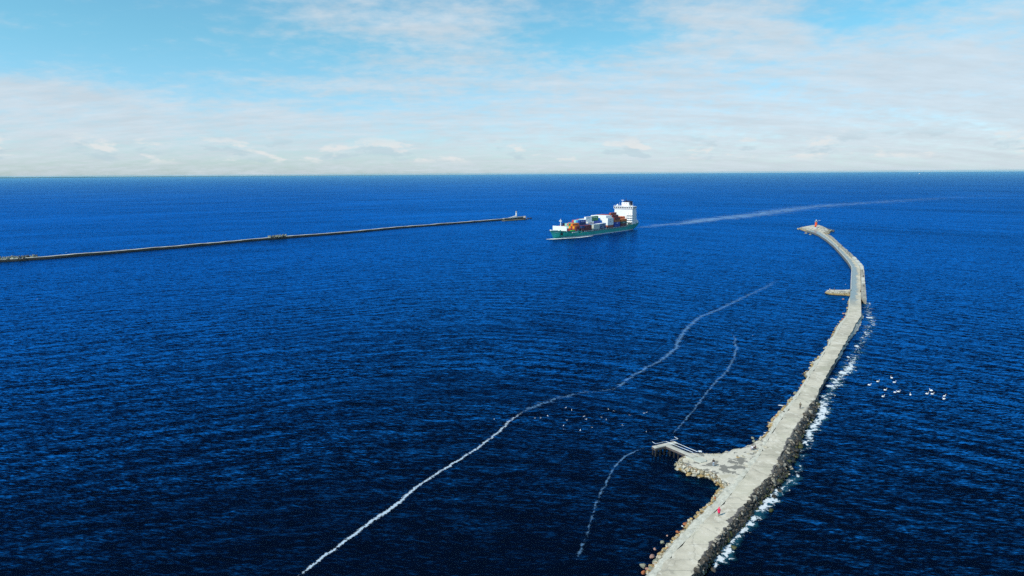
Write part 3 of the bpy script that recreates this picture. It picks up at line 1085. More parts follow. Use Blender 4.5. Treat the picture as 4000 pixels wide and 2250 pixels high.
ALL = []
ALL += scatter(700, deckR, RW, 2250, 1830, 1.8, -0.2, (0.26, 0.52), pick_dark, zone_dark, 'dark boulders of the seaward rubble')
ALL += scatter(190, deckR, RW, 1830, 1550, 1.8, -0.2, (0.40, 0.7), pick_dark, zone_dark, 'dark boulders of the seaward rubble')
ALL += scatter(260, deckL, LW, 2250, 1885, 1.75, -0.15, (0.20, 0.46), pick_pale, zone_pale, 'pale boulders of the lee bank', (0.62, 1.02))
ALL += scatter(110, deckL, LW, 1745, 1560, 1.7, -0.1, (0.30, 0.62), pick_pale, zone_pale, 'pale boulders of the lee bank', (0.5, 1.02))
ALL += scatter(80, deckL, LW, 1560, 1180, 1.7, -0.1, (0.35, 0.75), pick_pale, zone_pale, 'pale boulders of the lee bank', (0.6, 1.05))
# big pale slabs heaped in the corner between spit and deck
for k in range(46):
    px_ = rd.uniform(2868, 3000)
    py_ = rd.uniform(1700, 1800)
    line = 1772 - (px_ - 2868) * 0.52                   # waterline of that corner
    if py_ < line or py_ > line + 34 + rd.uniform(0, 14):
        continue
    q = at(px_, py_, 1.55)
    q.z = 1.45 if py_ > line + 10 else 0.7
    ALL.append((q, rd.uniform(0.45, 0.95), R_PALE if rd.random() < 0.8 else R_TAN, 'heaped in the corner of spit and deck', 'pale slabs in the corner of spit and deck'))
# rim of the spit
for k in range(170):
    i = rd.randrange(0, 21)
    p = pts[i].lerp(pts[i + 1], rd.random())
    q = cx.lerp(p, rd.uniform(0.88, 1.01))
    t = rd.random()
    z = 0.1 + 1.3 * max(0, min(1, (1.0 - (q - cx).length / max(0.1, (p - cx).length)) * 8))
    q.z = z
    ALL.append((q, rd.uniform(0.28, 0.55), pick_pale(0.9 if z < 0.6 else 0.3), 'on the ' + ('outer rim' if i < 11 else 'jetty side rim' if i < 16 else 'rim by the crouching people') + ' of the spit', 'boulders round the rim of the spit'))
ALL.sort(key=lambda r: -r[1] / max(1.0, (r[0] - camo.location).length))
rest = {}
for n, (p, s, m, zn, gp) in enumerate(ALL):
    if n < 277:
        big = 'big ' if s > 0.62 else 'small ' if s < 0.4 else ''
        boulder(p, s, m, big + WORD[m] + ' boulder ' + zn, gp, rd)
    else:
        rest.setdefault(m, []).append((p, s))
co_, fa_, mi_ = [], [], []
mats_ = list(rest)
for mi, m in enumerate(mats_):
    for (p, s) in rest[m]:
        src = rock(m, rd.randrange(SHAPES))
        X = Matrix.Translation(p) @ Matrix.Rotation(rd.uniform(0, 6.28), 4, 'Z') @ Matrix.Diagonal((s * rd.uniform(.8, 1.25), s * rd.uniform(.8, 1.25), s * rd.uniform(.6, .85), 1))
        k0 = len(co_)
        co_ += [X @ v.co for v in src.vertices]
        for f in src.polygons:
            fa_.append([k0 + i for i in f.vertices])
            mi_.append(mi)
me = bpy.data.meshes.new('loose_rubble')
me.from_pydata(co_, [], fa_)
me.polygons.foreach_set('material_index', mi_)
for m in mats_:
    me.materials.append(m)
tag(link('loose_rubble', me), 'smaller stones packed between the boulders along both sides of the breakwater', 'rubble', kind='stuff')

# rubble spilling off both sides of the breakwater's head
def far_rocks(spots, group):
    for (px, py, rpx, m, lab) in spots:
        p = at(px, py, 0.5)
        s = rpx / FPX * (p - camo.location).length
        p.z = s * 0.3
        boulder(p, s, m, lab, group, rd)


sp1 = []
for k in range(26):
    t = rd.random()
    sp1.append((3112 + 52 * t, 893.5 + rd.uniform(-3, 5) * (0.3 + t), rd.uniform(1.8, 3.4), rd.choice([R_PALE, R_PALE, R_TAN, R_GREY, R_BROWN]), 'small pale boulder among those left of the red lighthouse'))
far_rocks(sp1, 'pale boulders left of the red lighthouse')

# ------------------------------------------------------------------ foam and surf
FADE = {'drift_foam': 0.74, 'faint_drift_foam': 0.74, 'wake_foam': 0.9, 'surf_foam': 0.74}
def ribbon(name, pts_w, widths, matl, label, cat, z=0.05, fades=None, cols=6):
    """flat strip along world points; the fade attribute is 1 on the middle line and 0 at the rims"""
    b = MB()
    n = len(pts_w)
    prev = None
    P2 = []
    for i in range(n - 1):
        seg = (pts_w[i + 1] - pts_w[i]).length
        st = max(2, int(seg / (1.0 if seg < 60 else 3.0)))
        for k in range(st):
            P2.append((pts_w[i].lerp(pts_w[i + 1], k / st), widths[i] + (widths[i + 1] - widths[i]) * k / st, (fades[i] + (fades[i + 1] - fades[i]) * k / st) if fades else 1.0))
    P2.append((pts_w[-1], widths[-1], fades[-1] if fades else 1.0))
    for i, (p, w, fd) in enumerate(P2):
        t = (P2[min(i + 1, len(P2) - 1)][0] - P2[max(0, i - 1)][0])
        t.z = 0
        t.normalize()
        nrm = Vector((-t.y, t.x, 0))
        fd *= FADE.get(matl.name, 1.0)
        endf = min(1.0, i / 6.0, (len(P2) - 1 - i) / 6.0)
        row = []
        for k in range(cols + 1):
            v = 2 * k / cols - 1
            wob = 0.14 * fbm((p.x, p.y, 1), 0.12) + 0.34 * fbm((p.x, p.y, 4), 0.7)
            q = p + nrm * w * (v + wob)
            row.append(b.v((q.x, q.y, z), max(0.0, (1 - abs(v)) * fd * endf)))
        if prev:
            for k in range(cols):
                b.f((prev[k], prev[k + 1], row[k + 1], row[k]))
        prev = row
    return tag(b.build(name, matl), label, cat, kind='stuff')


FO1 = foam_material('drift_foam', 1.5, 0.66, 0.92, 0.0, (1, 1, 1), 0.85, (0.50, 0.62, 0.74))
FO2 = foam_material('surf_foam', 0.6, 0.74, 0.90, 0.42)
FO3 = foam_material('wake_foam', 0.07, 0.40, 1.10, 0.0, (1, 1, 1), 0.45, (0.28, 0.48, 0.74))
FO4 = foam_material('faint_drift_foam', 0.6, 0.66, 1.08, 0.0, (1, 1, 1), 0.36, (0.20, 0.43, 0.75))
FO5 = foam_material('bow_foam', 0.3, 0.15, 0.45, 0.0)

ribbon('foam_streak', [at(*q) for q in ((1120, 2300), (1165, 2250), (1300, 2150), (1400, 2075), (1500, 2005), (1560, 1960), (1640, 1895), (1720, 1840), (1790, 1800), (1860, 1755), (1940, 1695), (1985, 1650), (2040, 1612), (2075, 1594))],
       [0.9, 0.9, 0.9, 0.95, 1.1, 1.0, 0.95, 0.95, 0.95, 1.0, 1.05, 1.2, 1.3, 1.3], FO1, 'bright white foam streak drifting diagonally across the near dark water', 'foam',
       fades=[1.5, 1.5, 1.45, 1.5, 1.6, 1.5, 1.35, 1.4, 1.3, 1.35, 1.25, 1.2, 1.0, 0.7])
ribbon('foam_streak', [at(*q) for q in ((1975, 1660), (2040, 1612), (2075, 1594), (2180, 1555), (2260, 1535), (2400, 1522), (2440, 1490), (2520, 1440), (2580, 1408), (2640, 1365), (2655, 1320), (2680, 1285), (2730, 1240), (2800, 1212), (2900, 1165), (3000, 1118), (3040, 1090))],
       [1.0, 1.6, 2.4, 3.4, 2.8, 2.2, 1.9, 2.0, 2.0, 2.1, 2.2, 2.3, 2.6, 3.0, 3.4, 4.0, 4.5], FO4, 'faint continuing foam trail winding away towards the far pier', 'foam',
       fades=[0.6, 1.2, 1.4, 1.25, 1.1, 1.2, 1.4, 1.4, 1.4, 1.6, 1.6, 1.6, 1.5, 1.4, 1.35, 1.2, 0.8])
ribbon('foam_streak', [at(*q) for q in ((2230, 2240), (2290, 2100), (2330, 1960), (2370, 1880), (2400, 1825), (2440, 1783), (2500, 1755), (2545, 1742))],
       [0.9, 0.9, 0.9, 0.8, 0.7, 0.7, 0.6, 0.6], FO4, 'thin foam line curling up to the tip of the jetty', 'foam', fades=[1.0, 1.25, 1.3, 1.3, 1.4, 1.7, 1.9, 1.9])
ribbon('foam_streak', [at(*q) for q in ((2610, 1715), (2660, 1660), (2710, 1600), (2750, 1548), (2790, 1500), (2840, 1450), (2868, 1400), (2876, 1360), (2872, 1325), (2850, 1290))],
       [0.8, 0.9, 1.0, 1.1, 1.2, 1.3, 1.4, 1.5, 1.6, 1.6], FO4, 'thin foam line running from the jetty towards the far water', 'foam', fades=[1.2, 1.35, 1.3, 1.35, 1.35, 1.4, 1.4, 1.4, 1.25, 0.7])
ribbon('ship_wake', [at(*q) for q in ((2497, 893), (2570, 880), (2650, 874), (2740, 862), (2850, 848), (2960, 838), (3100, 816), (3250, 801), (3450, 788), (3700, 772), (3950, 758))],
       [14, 20, 26, 34, 40, 44, 52, 62, 75, 85, 100], FO3, 'long pale wake trailing behind the container ship to the right', 'wake', z=0.08,
       fades=[1.0, 0.95, 1.0, 1.25, 1.2, 1.1, 0.95, 0.8, 0.65, 0.45, 0.2])
for (a, b, w, lab) in (((20, 1803), (90, 1765), 0.7, 'short faint foam fleck at the left edge'), ((790, 1890), (850, 1845), 0.6, 'short faint foam fleck left of the bright streak'),
                       ((1040, 2090), (1110, 2060), 0.6, 'short faint foam fleck near the lower edge'), ((590, 998), (660, 990), 2.2, 'pale fleck of foam below the far breakwater'), ((145, 1026), (185, 1022), 2.0, 'pale fleck of foam near the left end of the far breakwater')):
    ribbon('foam_fleck', [at(*a), (at(*a) + at(*b)) / 2, at(*b)], [w, w, w], FO4, lab, 'foam', fades=[0.9, 1.3, 0.9])

# surf all along the seaward rubble
sw, sww, sf = [], [], []
seaward = [(2745, 2260, 1.0), (2790, 2215, 1.3), (2832, 2160, 1.2), (2850, 2120, 0.9), (2884, 2090, 1.0), (2920, 2055, 1.3), (2945, 2020, 1.15), (2985, 1975, 1.35), (3010, 1955, 1.3), (3040, 1925, 1.2), (3075, 1895, 1.0),
           (3110, 1850, 0.8), (3128, 1800, 0.7), (3140, 1760, 0.75), (3160, 1700, 1.2), (3190, 1650, 1.3), (3217, 1605, 1.4), (3216, 1570, 1.1), (3222, 1530, 0.8), (3245, 1490, 1.2), (3258, 1470, 0.9), (3290, 1440, 1.2), (3318, 1400, 0.9), (3335, 1360, 0.8), (3362, 1300, 0.9), (3385, 1250, 0.9), (3392, 1210, 0.8), (3385, 1175, 0.9)]
for (x, y, k) in seaward:
    off = 24 if 1230 < y < 1540 else 0
    q = at(x + off, y, 0.0)
    sw.append(q)
    sww.append(3.1 if y > 1600 else 5.0)
    sf.append(k * (1.05 if off else 1.05))
ribbon('surf', sw, sww, FO2, 'white surf and churned teal water along the seaward side of the breakwater', 'surf', z=0.06, fades=sf, cols=8)


def patch(px, py, rx, ry, rot, lab, matl, k=1.5):
    """irregular patch of surf, size in source pixels turned into metres at that place"""
    c = at(px, py, 0.09)
    m_ = (at(px + 10, py, 0.09) - c).length / 10
    b = MB()
    cen = b.v(c, k)
    prev = None
    n = 20
    for s in (0.35, 0.7, 1.0):
        ring = []
        for i in range(n):
            a = 2 * PI * i / n
            wob = 1 + 0.35 * fbm((math.cos(a) * 1.3, math.sin(a) * 1.3, px))
            x, y_ = rx * m_ * s * wob * math.cos(a), ry * m_ * s * wob * math.sin(a)
            ring.append(b.v((c.x + x * math.cos(rot) - y_ * math.sin(rot), c.y + x * math.sin(rot) + y_ * math.cos(rot), c.z), k * (1 - s) ** 0.8))
        for i in range(n):
            j = (i + 1) % n
            if prev is None:
                b.f((cen, ring[i], ring[j]))
            else:
                b.f((prev[i], ring[i], ring[j], prev[j]))
        prev = ring
    return tag(b.build('surf_patch', matl), lab, 'surf', kind='stuff')


FO6 = foam_material('breaking_foam', 0.8, 0.58, 0.72, 0.0)
for (px, py, rx, ry, rot, lab) in ((3293, 1456, 26, 40, 0.9, 'largest white breaker beside the straight deck'), (3240, 1508, 24, 26, 0.3, 'white breaker next to the deck above the khaki walker'), (3216, 1605, 22, 40, 0.2, 'white breaker in front of the dark rubble by the khaki walker'),
                                   (3212, 1628, 20, 34, 0.0, 'foaming water at the rubble below the khaki walker'), (3347, 1352, 14, 40, 1.0, 'thin breaker beside the shelf'), (3314, 1395, 10, 34, 1.2, 'small breaker beside the deck'),
                                   (3380, 1300, 8, 30, 1.1, 'small breaker off the shelf'), (3396, 1241, 20, 26, -0.6, 'breaker curling off the end of the shelf'), (3391, 1184, 14, 28, -0.5, 'curling white breaker at the end of the wave wall'),
                                   (3000, 1955, 28, 26, 0.5, 'white surf round the dark boulder below the spit'), (2846, 2150, 18, 34, 0.5, 'white surf below the pink coated walker'), (2925, 2045, 18, 26, 0.5, 'white surf beside the pink coated walker'), (2815, 2185, 16, 26, 0.5, 'white surf near the lower edge of the picture'),
                                   (3060, 1585, 30, 12, 0.5, 'small breaker on the lee side by the khaki walker'), (2733, 1763, 14, 16, 0.2, 'splash of foam beside the foot of the jetty'), (2988, 1690, 10, 10, 0, 'fleck of foam at the lee bank beyond the spit'),
                                   (3201, 861, 8, 16, 0, 'pale wave crest behind the red lighthouse'), (2665, 2055, 7, 9, 0, 'fleck of foam by the orange boulders'), (3117, 1860, 12, 14, 0, 'fleck of foam off the rubble across from the spit')):
    rxx = rx * 0.8
    patch(px, py, rxx, min(ry * 0.8, rxx * 1.9), -0.5 if 2760 < px < 3400 else rot, lab, FO6)

_bd = Vector((math.cos(math.radians(230.5)), math.sin(math.radians(230.5)), 0))
_so = at(2164.6, 931.7) - _bd * 157
_pp = Vector((-_bd.y, _bd.x, 0))
ribbon('bow_wave', [_so + _bd * x + _pp * y_ for x, y_ in ((171, 1.0), (163, 3.2), (157, 5.6), (150, 8.8), (142, 11.8), (132, 14.8), (122, 16.4), (108, 16.6))], [2.8, 4.4, 4.2, 3.4, 3.2, 3.4, 2.4, 1.1], FO5,
       'white bow wave curling along the ship from its stem', 'wave', z=0.25, fades=[1.2, 1.7, 1.7, 1.6, 1.4, 1.6, 1.1, 0.7])
ribbon('hull_wash', [_so + _bd * x + _pp * y_ for x, y_ in ((112, 15.2), (95, 15.6), (75, 16.0), (50, 16.2), (28, 16.0), (6, 13.5), (-8, 10))], [1.0, 1.3, 1.2, 1.0, 1.1, 1.4, 2.2], FO4,
       'thin broken wash beside the hull of the ship', 'wave', z=0.2, fades=[1.2, 1.4, 1.2, 1.5, 1.2, 1.3, 1.2])
# ------------------------------------------------------------------ jetty
def jetty():
    o = at(2640, 1755, 0)
    J = empty('jetty', o)
    tag(J, 'T shaped concrete jetty with white railings reaching off the rocky spit', 'jetty')
    inv = Matrix.Translation(-o)

    def part(mb, name, m, par=J):
        p = mb.build(name, m, par)
        if par is J:
            p.matrix_parent_inverse = inv
        return p
    Z = 2.15

    def cr(x, y, z=Z):
        return at(2520 + x / 9.908, 1690 + y / 9.908, z)
    deckm = mat('jetty_deck', (0.46, 0.44, 0.38), 0.8, 0.15, 0.8)
    beamm = mat('jetty_beam', (0.10, 0.08, 0.07), 0.8, 0.3, 1.5)
    steel = mat('white_steel_rail', (0.70, 0.76, 0.80), 0.4, 0.05, 2)
    post = mat('dark_steel_post', (0.035, 0.045, 0.05), 0.45, 0.1, 2)
    A, B, Cc = cr(270, 520), cr(395, 600), cr(1265, 405)
    D = Cc + (A - B)
    w0, w1, w2, w3 = cr(805, 508), cr(980, 469), cr(2022, 915), cr(1850, 950)
    f = MB()
    f.prism([(p.x, p.y) for p in (A, B, Cc, D)], Z - 0.16, Z)
    part(f, 'platform', deckm)
    f = MB()
    f.prism([(p.x, p.y) for p in (w0, w3, w2, w1)], Z - 0.163, Z - 0.003)
    part(f, 'walkway', deckm)
    # beams under the edges
    for (a, b) in ((B, Cc), (A, D), (A, B), (D, Cc), (w0, w3), (w1, w2)):
        f = MB()
        n = max(2, int((b - a).length / 3))
        t = (b - a).normalized()
        s = Vector((-t.y, t.x, 0)) * 0.12
        f.prism([((a + s).x, (a + s).y), ((b + s).x, (b + s).y), ((b - s).x, (b - s).y), ((a - s).x, (a - s).y)], Z - 0.62, Z - 0.17)
        part(f, 'edge_beam', beamm)
    # piles
    spots = []
    for k in range(6):
        t = 0.03 + 0.94 * k / 5
        spots += [A.lerp(D, t) + (B - A) * 0.1, B.lerp(Cc, t) - (B - A) * 0.1]
    for k in range(1, 5):
        spots += [w0.lerp(w3, k / 6.5) + (w1 - w0) * 0.08, w1.lerp(w2, k / 6.5) - (w1 - w0) * 0.08]
    for q in spots:
        f = MB()
        f.tube([(q.x, q.y, -3), (q.x, q.y, Z - 0.3)], 0.2, 8)
        part(f, 'pile', mat('dark_pile', (0.022, 0.02, 0.018), 0.7, 0.3, 1.5))

    # railing runs: posts, two lower bars and a white top rail
    def run(path):
        f = MB()
        f.tube([p + Vector((0, 0, 1.1)) for p in path], 0.05, 6)
        r = part(f, 'railing', steel)
        for a, b in zip(path, path[1:]):
            n = max(1, round((b - a).length / 1.7))
            for k in range(n + 1):
                q = a.lerp(b, k / n)
                g = MB()
                g.tube([q, q + Vector((0, 0, 1.08))], 0.035, 5)
                c = g.build('post', post, r)
                c.matrix_parent_inverse = inv
            for h in (0.38, 0.74):
                g = MB()
                g.tube([a + Vector((0, 0, h)), b + Vector((0, 0, h))], 0.018, 4)
                c = g.build('bar', post, r)
                c.matrix_parent_inverse = inv
    e = Vector((0, 0, 0))
    run([A.lerp(B, 0.05), B, w0, cr(1850, 938)])
    run([w2, w1.lerp(w2, 0.14)])
    run([w1, Cc, D])
jetty()


# ------------------------------------------------------------------ lighthouses
def red_light():
    b = at(3187, 888.5, 3.7)
    L = empty('lighthouse', b)
    tag(L, 'small red orange round lighthouse with grey lantern on the head of the near breakwater', 'lighthouse')
    red = mat('red_lighthouse_paint', (0.78, 0.085, 0.012), 0.5, 0.15, 0.5)
    grey = mat('light_grey_paint', (0.50, 0.53, 0.55), 0.5, 0.1, 0.6)
    glass = mat('lantern_glass', (0.10, 0.13, 0.15), 0.1, 0.05, 1)
    m = MB(); m.lathe([(1.9, -0.8), (1.9, 0.25), (1.55, 0.3), (1.55, 0.0)], seg=20); m.build('base', grey, L)
    m = MB(); m.lathe([(1.42, 0.3), (1.30, 3.0), (1.22, 5.6), (1.22, 6.2)], seg=24); m.build('tower', red, L, smooth=True)
    m = MB(); m.box((0.35, -1.36, 1.35), (0.8, 0.12, 1.9)); m.build('door', grey, L)
    g = MB(); g.lathe([(1.25, 6.2), (1.65, 6.35), (1.65, 6.5), (1.2, 6.52)], seg=24); go = g.build('gallery', grey, L)
    for k in range(12):
        a = 2 * PI * k / 12
        m = MB(); m.tube([(1.58 * math.cos(a), 1.58 * math.sin(a), 6.5), (1.58 * math.cos(a), 1.58 * math.sin(a), 7.4)], 0.035, 5); m.build('railing_post', grey, go)
    m = MB(); m.tube([(1.58 * math.cos(2 * PI * k / 16), 1.58 * math.sin(2 * PI * k / 16), 7.4) for k in range(17)], 0.04, 5); m.build('railing', grey, go)
    m = MB(); m.lathe([(0.85, 6.52), (0.85, 7.9)], seg=12); m.build('lantern', glass, L)
    m = MB(); m.lathe([(1.0, 7.9), (0.75, 8.25), (0.12, 8.7), (0.10, 9.1), (0, 9.3)], seg=16); m.build('roof', grey, L)
red_light()


def white_light():
    b = at(2017, 849.5, 3.3)
    L = empty('lighthouse', b)
    tag(L, 'slender white lighthouse with dark cap near the tip of the far breakwater', 'lighthouse')
    white = mat('white_lighthouse_paint', (0.80, 0.78, 0.72), 0.6, 0.06, 0.5)
    dark = mat('dark_green_cap', (0.04, 0.06, 0.06), 0.5, 0.1, 0.5)
    glass = MATS['lantern_glass']
    m = MB(); m.lathe([(1.25, -0.5), (1.15, 3), (1.02, 7.0), (1.02, 7.4)], seg=20); m.build('tower', white, L, smooth=True)
    g = MB(); g.lathe([(1.0, 7.4), (1.35, 7.5), (1.35, 7.62), (1.0, 7.64)], seg=20); go = g.build('gallery', dark, L)
    for k in range(10):
        a = 2 * PI * k / 10
        m = MB(); m.tube([(1.28 * math.cos(a), 1.28 * math.sin(a), 7.6), (1.28 * math.cos(a), 1.28 * math.sin(a), 8.5)], 0.04, 5); m.build('railing_post', white, go)
    m = MB(); m.lathe([(0.95, 7.64), (0.95, 8.2), (1.2, 8.25), (1.2, 8.7), (0.9, 8.75)], seg=16); m.build('lantern_room', white, L)
    m = MB(); m.lathe([(0.8, 8.75), (0.8, 9.2)], seg=12); m.build('lantern', glass, L)
    m = MB(); m.lathe([(0.95, 9.2), (0.7, 9.6), (0.15, 9.9), (0.0, 10.4)], seg=14); m.build('cap', dark, L)
    # stepped ramp climbing to its foot from the left
    s = MB()
    for k in range(7):
        s.box((-1.6 - 1.75 * k, -0.75 * k * 0.9 - 0.3, 1.25 - 0.28 * k), (1.75, 1.7, 2.6 - 0.42 * k), 0.43)
    s.build('stair', white, L)
white_light()

# ------------------------------------------------------------------ the far breakwater
FARTOP = [(-60, 1018.5), (0, 1014.5), (60, 1011), (180, 1003), (400, 985), (700, 960.5), (900, 942.5), (1050, 929), (1300, 910), (1428, 899), (1552, 887), (1695, 876), (1900, 860), (1970, 855), (2016, 851.5), (2051, 848.5)]
fw = empty('breakwater', at(1000, 935, 0))
tag(fw, 'long low dark walled breakwater stretching straight from the left edge to the white lighthouse', 'breakwater')
FI = Matrix.Translation(-fw.location)
tops = []
for (x0, y0), (x1, y1) in zip(FARTOP, FARTOP[1:]):
    n = max(1, int((x1 - x0) / 12))
    for k in range(n):
        t = k / n
        tops.append(at(x0 + (x1 - x0) * t, y0 + (y1 - y0) * t, 1.9))
tops.append(at(*FARTOP[-1], 1.9))
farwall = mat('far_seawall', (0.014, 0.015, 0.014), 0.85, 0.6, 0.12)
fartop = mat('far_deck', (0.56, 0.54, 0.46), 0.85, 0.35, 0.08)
body, deck_ = MB(), MB()
pb = pd = None
for i, p in enumerate(tops):
    t = (tops[min(i + 1, len(tops) - 1)] - tops[max(0, i - 1)]).normalized()
    nrm = Vector((-t.y, t.x, 0))
    j = 0.5 * fbm((p.x, p.y, 0), 0.06)
    zt = 2.3 + 0.35 * fbm((p.x, p.y, 9), 0.05)
    a = [body.v(p - nrm * (1.9 + j) + Vector((0, 0, -3.4))), body.v(p - nrm * (1.3 + 0.6 * j) + Vector((0, 0, -1.3))), body.v(p - nrm * 0.4 + Vector((0, 0, zt - 2.32))),
         body.v(p + nrm * 3.4 + Vector((0, 0, zt - 2.32))), body.v(p + nrm * 5.0 + Vector((0, 0, -3.4)))]
    dv = [deck_.v(p - nrm * (0.38 + 0.25 * j) + Vector((0, 0, zt - 2.5))), deck_.v(p - nrm * (0.38 + 0.25 * j) + Vector((0, 0, zt - 2.12))), deck_.v(p + nrm * (3.2 + 0.5 * j) + Vector((0, 0, zt - 2.12))), deck_.v(p + nrm * (3.2 + .5 * j) + Vector((0, 0, zt - 2.5)))]
    if pb:
        for k in range(4):
            body.f((pb[k], pb[k + 1], a[k + 1], a[k]))
        for k in range(3):
            deck_.f((pd[k], pd[k + 1], dv[k + 1], dv[k]))
    else:
        body.f(a)
    pb, pd = a, dv
body.f(pb)
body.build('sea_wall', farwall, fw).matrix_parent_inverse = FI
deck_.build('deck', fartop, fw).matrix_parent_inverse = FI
# raised head with its ledge and end block
hm = MB()
for (x0, y0, x1, y1, z, wdt, off) in ((1970, 855, 2016, 851.2, 3.1, 3.4, 0.2), (2016, 851.2, 2054, 848.2, 3.6, 4.2, 0.5)):
    a, b = at(x0, y0, 2.3), at(x1, y1, 2.3)
    t = (b - a).normalized()
    nn = Vector((-t.y, t.x, 0))
    hm.prism([(q.x, q.y) for q in (a - nn * off, b - nn * off, b + nn * wdt, a + nn * wdt)], 1.8, z)
hm.build('raised_head', mat('far_head', (0.36, 0.34, 0.29), 0.85, 0.4, 0.2), fw).matrix_parent_inverse = FI
lg = MB()
a, b = at(1970, 862, 0.9), at(2056, 855.5, 0.9)
t = (b - a).normalized()
nn = Vector((-t.y, t.x, 0))
lg.prism([(q.x, q.y) for q in (a - nn * 1.2, b - nn * 1.2, b + nn * 5, a + nn * 5)], -1.0, 1.0)
lg.build('ledge', mat('far_ledge', (0.13, 0.125, 0.10), 0.85, 0.5, 0.2), fw).matrix_parent_inverse = FI
eb = MB()
q = at(2050, 849, 3.4)
eb.box((q.x, q.y + 1.5, 3.9), (2.6, 3.6, 2.6), 0.3, 0, (0.85, 0.9))
eb.build('end_block', mat('pink_grey_block', (0.56, 0.48, 0.44), 0.85, 0.2, 0.4), fw).matrix_parent_inverse = FI
q = at(2073, 853.6, 0.2)
rk = rd
for k, (x, y, s, m) in enumerate(((2063, 854, 2.2, R_DARK), (2074, 853.2, 2.6, R_DARK), (2061, 855, 1.6, R_BROWN))):
    pp = at(x, y, 0.2)
    boulder(pp, s, m, ('near black boulder just off the tip of the far breakwater', 'outermost dark boulder past the tip of the far breakwater', 'brown boulder against the tip of the far breakwater')[k], 'boulders off the far breakwater', rd)


# ------------------------------------------------------------------ concrete armour blocks with four legs
def tetrapod_mesh():
    m = MB()
    dirs = [Vector((0, 0, 1)), Vector((0.943, 0, -0.333)), Vector((-0.471, 0.816, -0.333)), Vector((-0.471, -0.816, -0.333))]
    for d_ in dirs:
        m.tube([Vector((0, 0, 0)), d_ * 0.25, d_ * 1.0], [0.36, 0.36, 0.23], 8)
    m.ellipsoid((0, 0, 0), (0.4, 0.4, 0.4), seg=8, rings=5)
    return m
TM = mat('grey_green_concrete_block', (0.27, 0.28, 0.22), 0.9, 0.4, 0.8)
TD = mat('dark_concrete_block', (0.10, 0.10, 0.085), 0.9, 0.5, 0.8)
TMESH = tetrapod_mesh().mesh('tetrapod', TM)
TMESHD = TMESH.copy()
TMESHD.materials[0] = TD


def tetrapod(px, py, z, s, label, group, dark=False):
    o = bpy.data.objects.new('tetrapod', TMESHD if dark else TMESH)
    C.objects.link(o)
    o.location = at(px, py, z)
    o.scale = (s, s, s)
    o.rotation_euler = (rd.uniform(-0.5, 0.5), rd.uniform(-0.5, 0.5), rd.uniform(0, 6.28))
    tag(o, label, 'concrete block', group)


for k in range(34):
    x = -6 + 150 * (k / 33) + rd.uniform(-2, 2)
    yy = 1013.5 - 0.062 * x - rd.uniform(1.5, 4.5) - (2.0 if x > 125 else 0)
    tetrapod(x, yy, rd.uniform(1.6, 3.0), rd.uniform(1.2, 1.9), 'grey green four legged block heaped behind the left end of the far breakwater', 'blocks heaped at the left end of the far breakwater', rd.random() < 0.3)
for k in range(22):
    x = 1050 + 66 * k / 21 + rd.uniform(-1, 1)
    yy = 928.5 - 0.088 * (x - 1050) - rd.uniform(1.0, 3.2)
    tetrapod(x, yy, rd.uniform(2.2, 3.2), rd.uniform(1.4, 1.9), 'grey green four legged block heaped on the middle of the far breakwater', 'blocks heaped on the middle of the far breakwater', rd.random() < 0.2)
for k in range(24):
    t = rd.random()
    x = 3214 + 44 * t
    yy = 893 + 10 * t + rd.uniform(-5, 4) * (1.1 - t)
    tetrapod(x, yy, rd.uniform(0.5, 2.2) * (1.15 - t * 0.7), rd.uniform(1.0, 1.6), 'dark four legged block in the heap right of the red lighthouse', 'blocks heaped right of the red lighthouse', rd.random() < 0.65)


# ------------------------------------------------------------------ low coast on the horizon
def coast():
    b = MB()
    prev = None
    for k in range(121):
        az = R(-40 + 39.5 * k / 120)
        rad = 33000
        x, y_ = rad * math.sin(az), rad * math.cos(az)
        h = 40 * (1 - k / 120) ** 0.8 * (0.85 + 0.5 * abs(fbm((k * 0.21, 2, 0)))) + 2
        row = [b.v((x, y_, -0.5)), b.v((x, y_, h * 0.7)), b.v((x * 1.01, y_ * 1.01, h)), b.v((x * 1.04, y_ * 1.04, h)), b.v((x * 1.05, y_ * 1.05, -0.5))]
        if prev:
            for i in range(4):
                b.f((prev[i], prev[i + 1], row[i + 1], row[i]))
        prev = row
    tag(b.build('coast', mat('far_wooded_coast', (0.05, 0.075, 0.05), 0.9, 0.3, 0.002)), 'low dark wooded coast along the horizon at the left', kind='structure')
coast()


# ------------------------------------------------------------------ white boat near the horizon
def far_boat():
    p = at(3592, 680.5, 0)
    k = 19
    Bt = empty('boat', p, R(20))
    tag(Bt, 'tiny white boat near the horizon far beyond the red lighthouse', 'boat')
    w = mat('white_boat_paint', (0.80, 0.80, 0.78), 0.5, 0.05, 0.1)
    m = MB()
    pr = None
    for (x, hw, zb, zt) in ((-1, .5, 0, .62), (-.3, .62, -.05, .6), (.4, .55, -.05, .66), (.85, .2, 0, .8), (1.1, .02, .25, .9)):
        row = [m.v((x * k, hw * k * .55, zt * k * .6)), m.v((x * k, hw * k * .4, zb * k * .5 - .5)), m.v((x * k, -hw * k * .4, zb * k * .5 - .5)), m.v((x * k, -hw * k * .55, zt * k * .6))]
        if pr:
            for i in range(4):
                m.f((pr[i], pr[(i + 1) % 4], row[(i + 1) % 4], row[i]))
        else:
            m.f(row)
        pr = row
    m.f(pr)
    m.build('hull', w, Bt)
    m = MB(); m.box((-.2 * k, 0, .62 * k), (.8 * k, .42 * k, .6 * k), 0, 0, (0.8, 0.85)); m.build('cabin', w, Bt)
    m = MB(); m.tube([(-.1 * k, 0, .8 * k), (-.1 * k, 0, 1.7 * k)], [.06 * k, .03 * k], 6); m.build('mast', w, Bt)
far_boat()
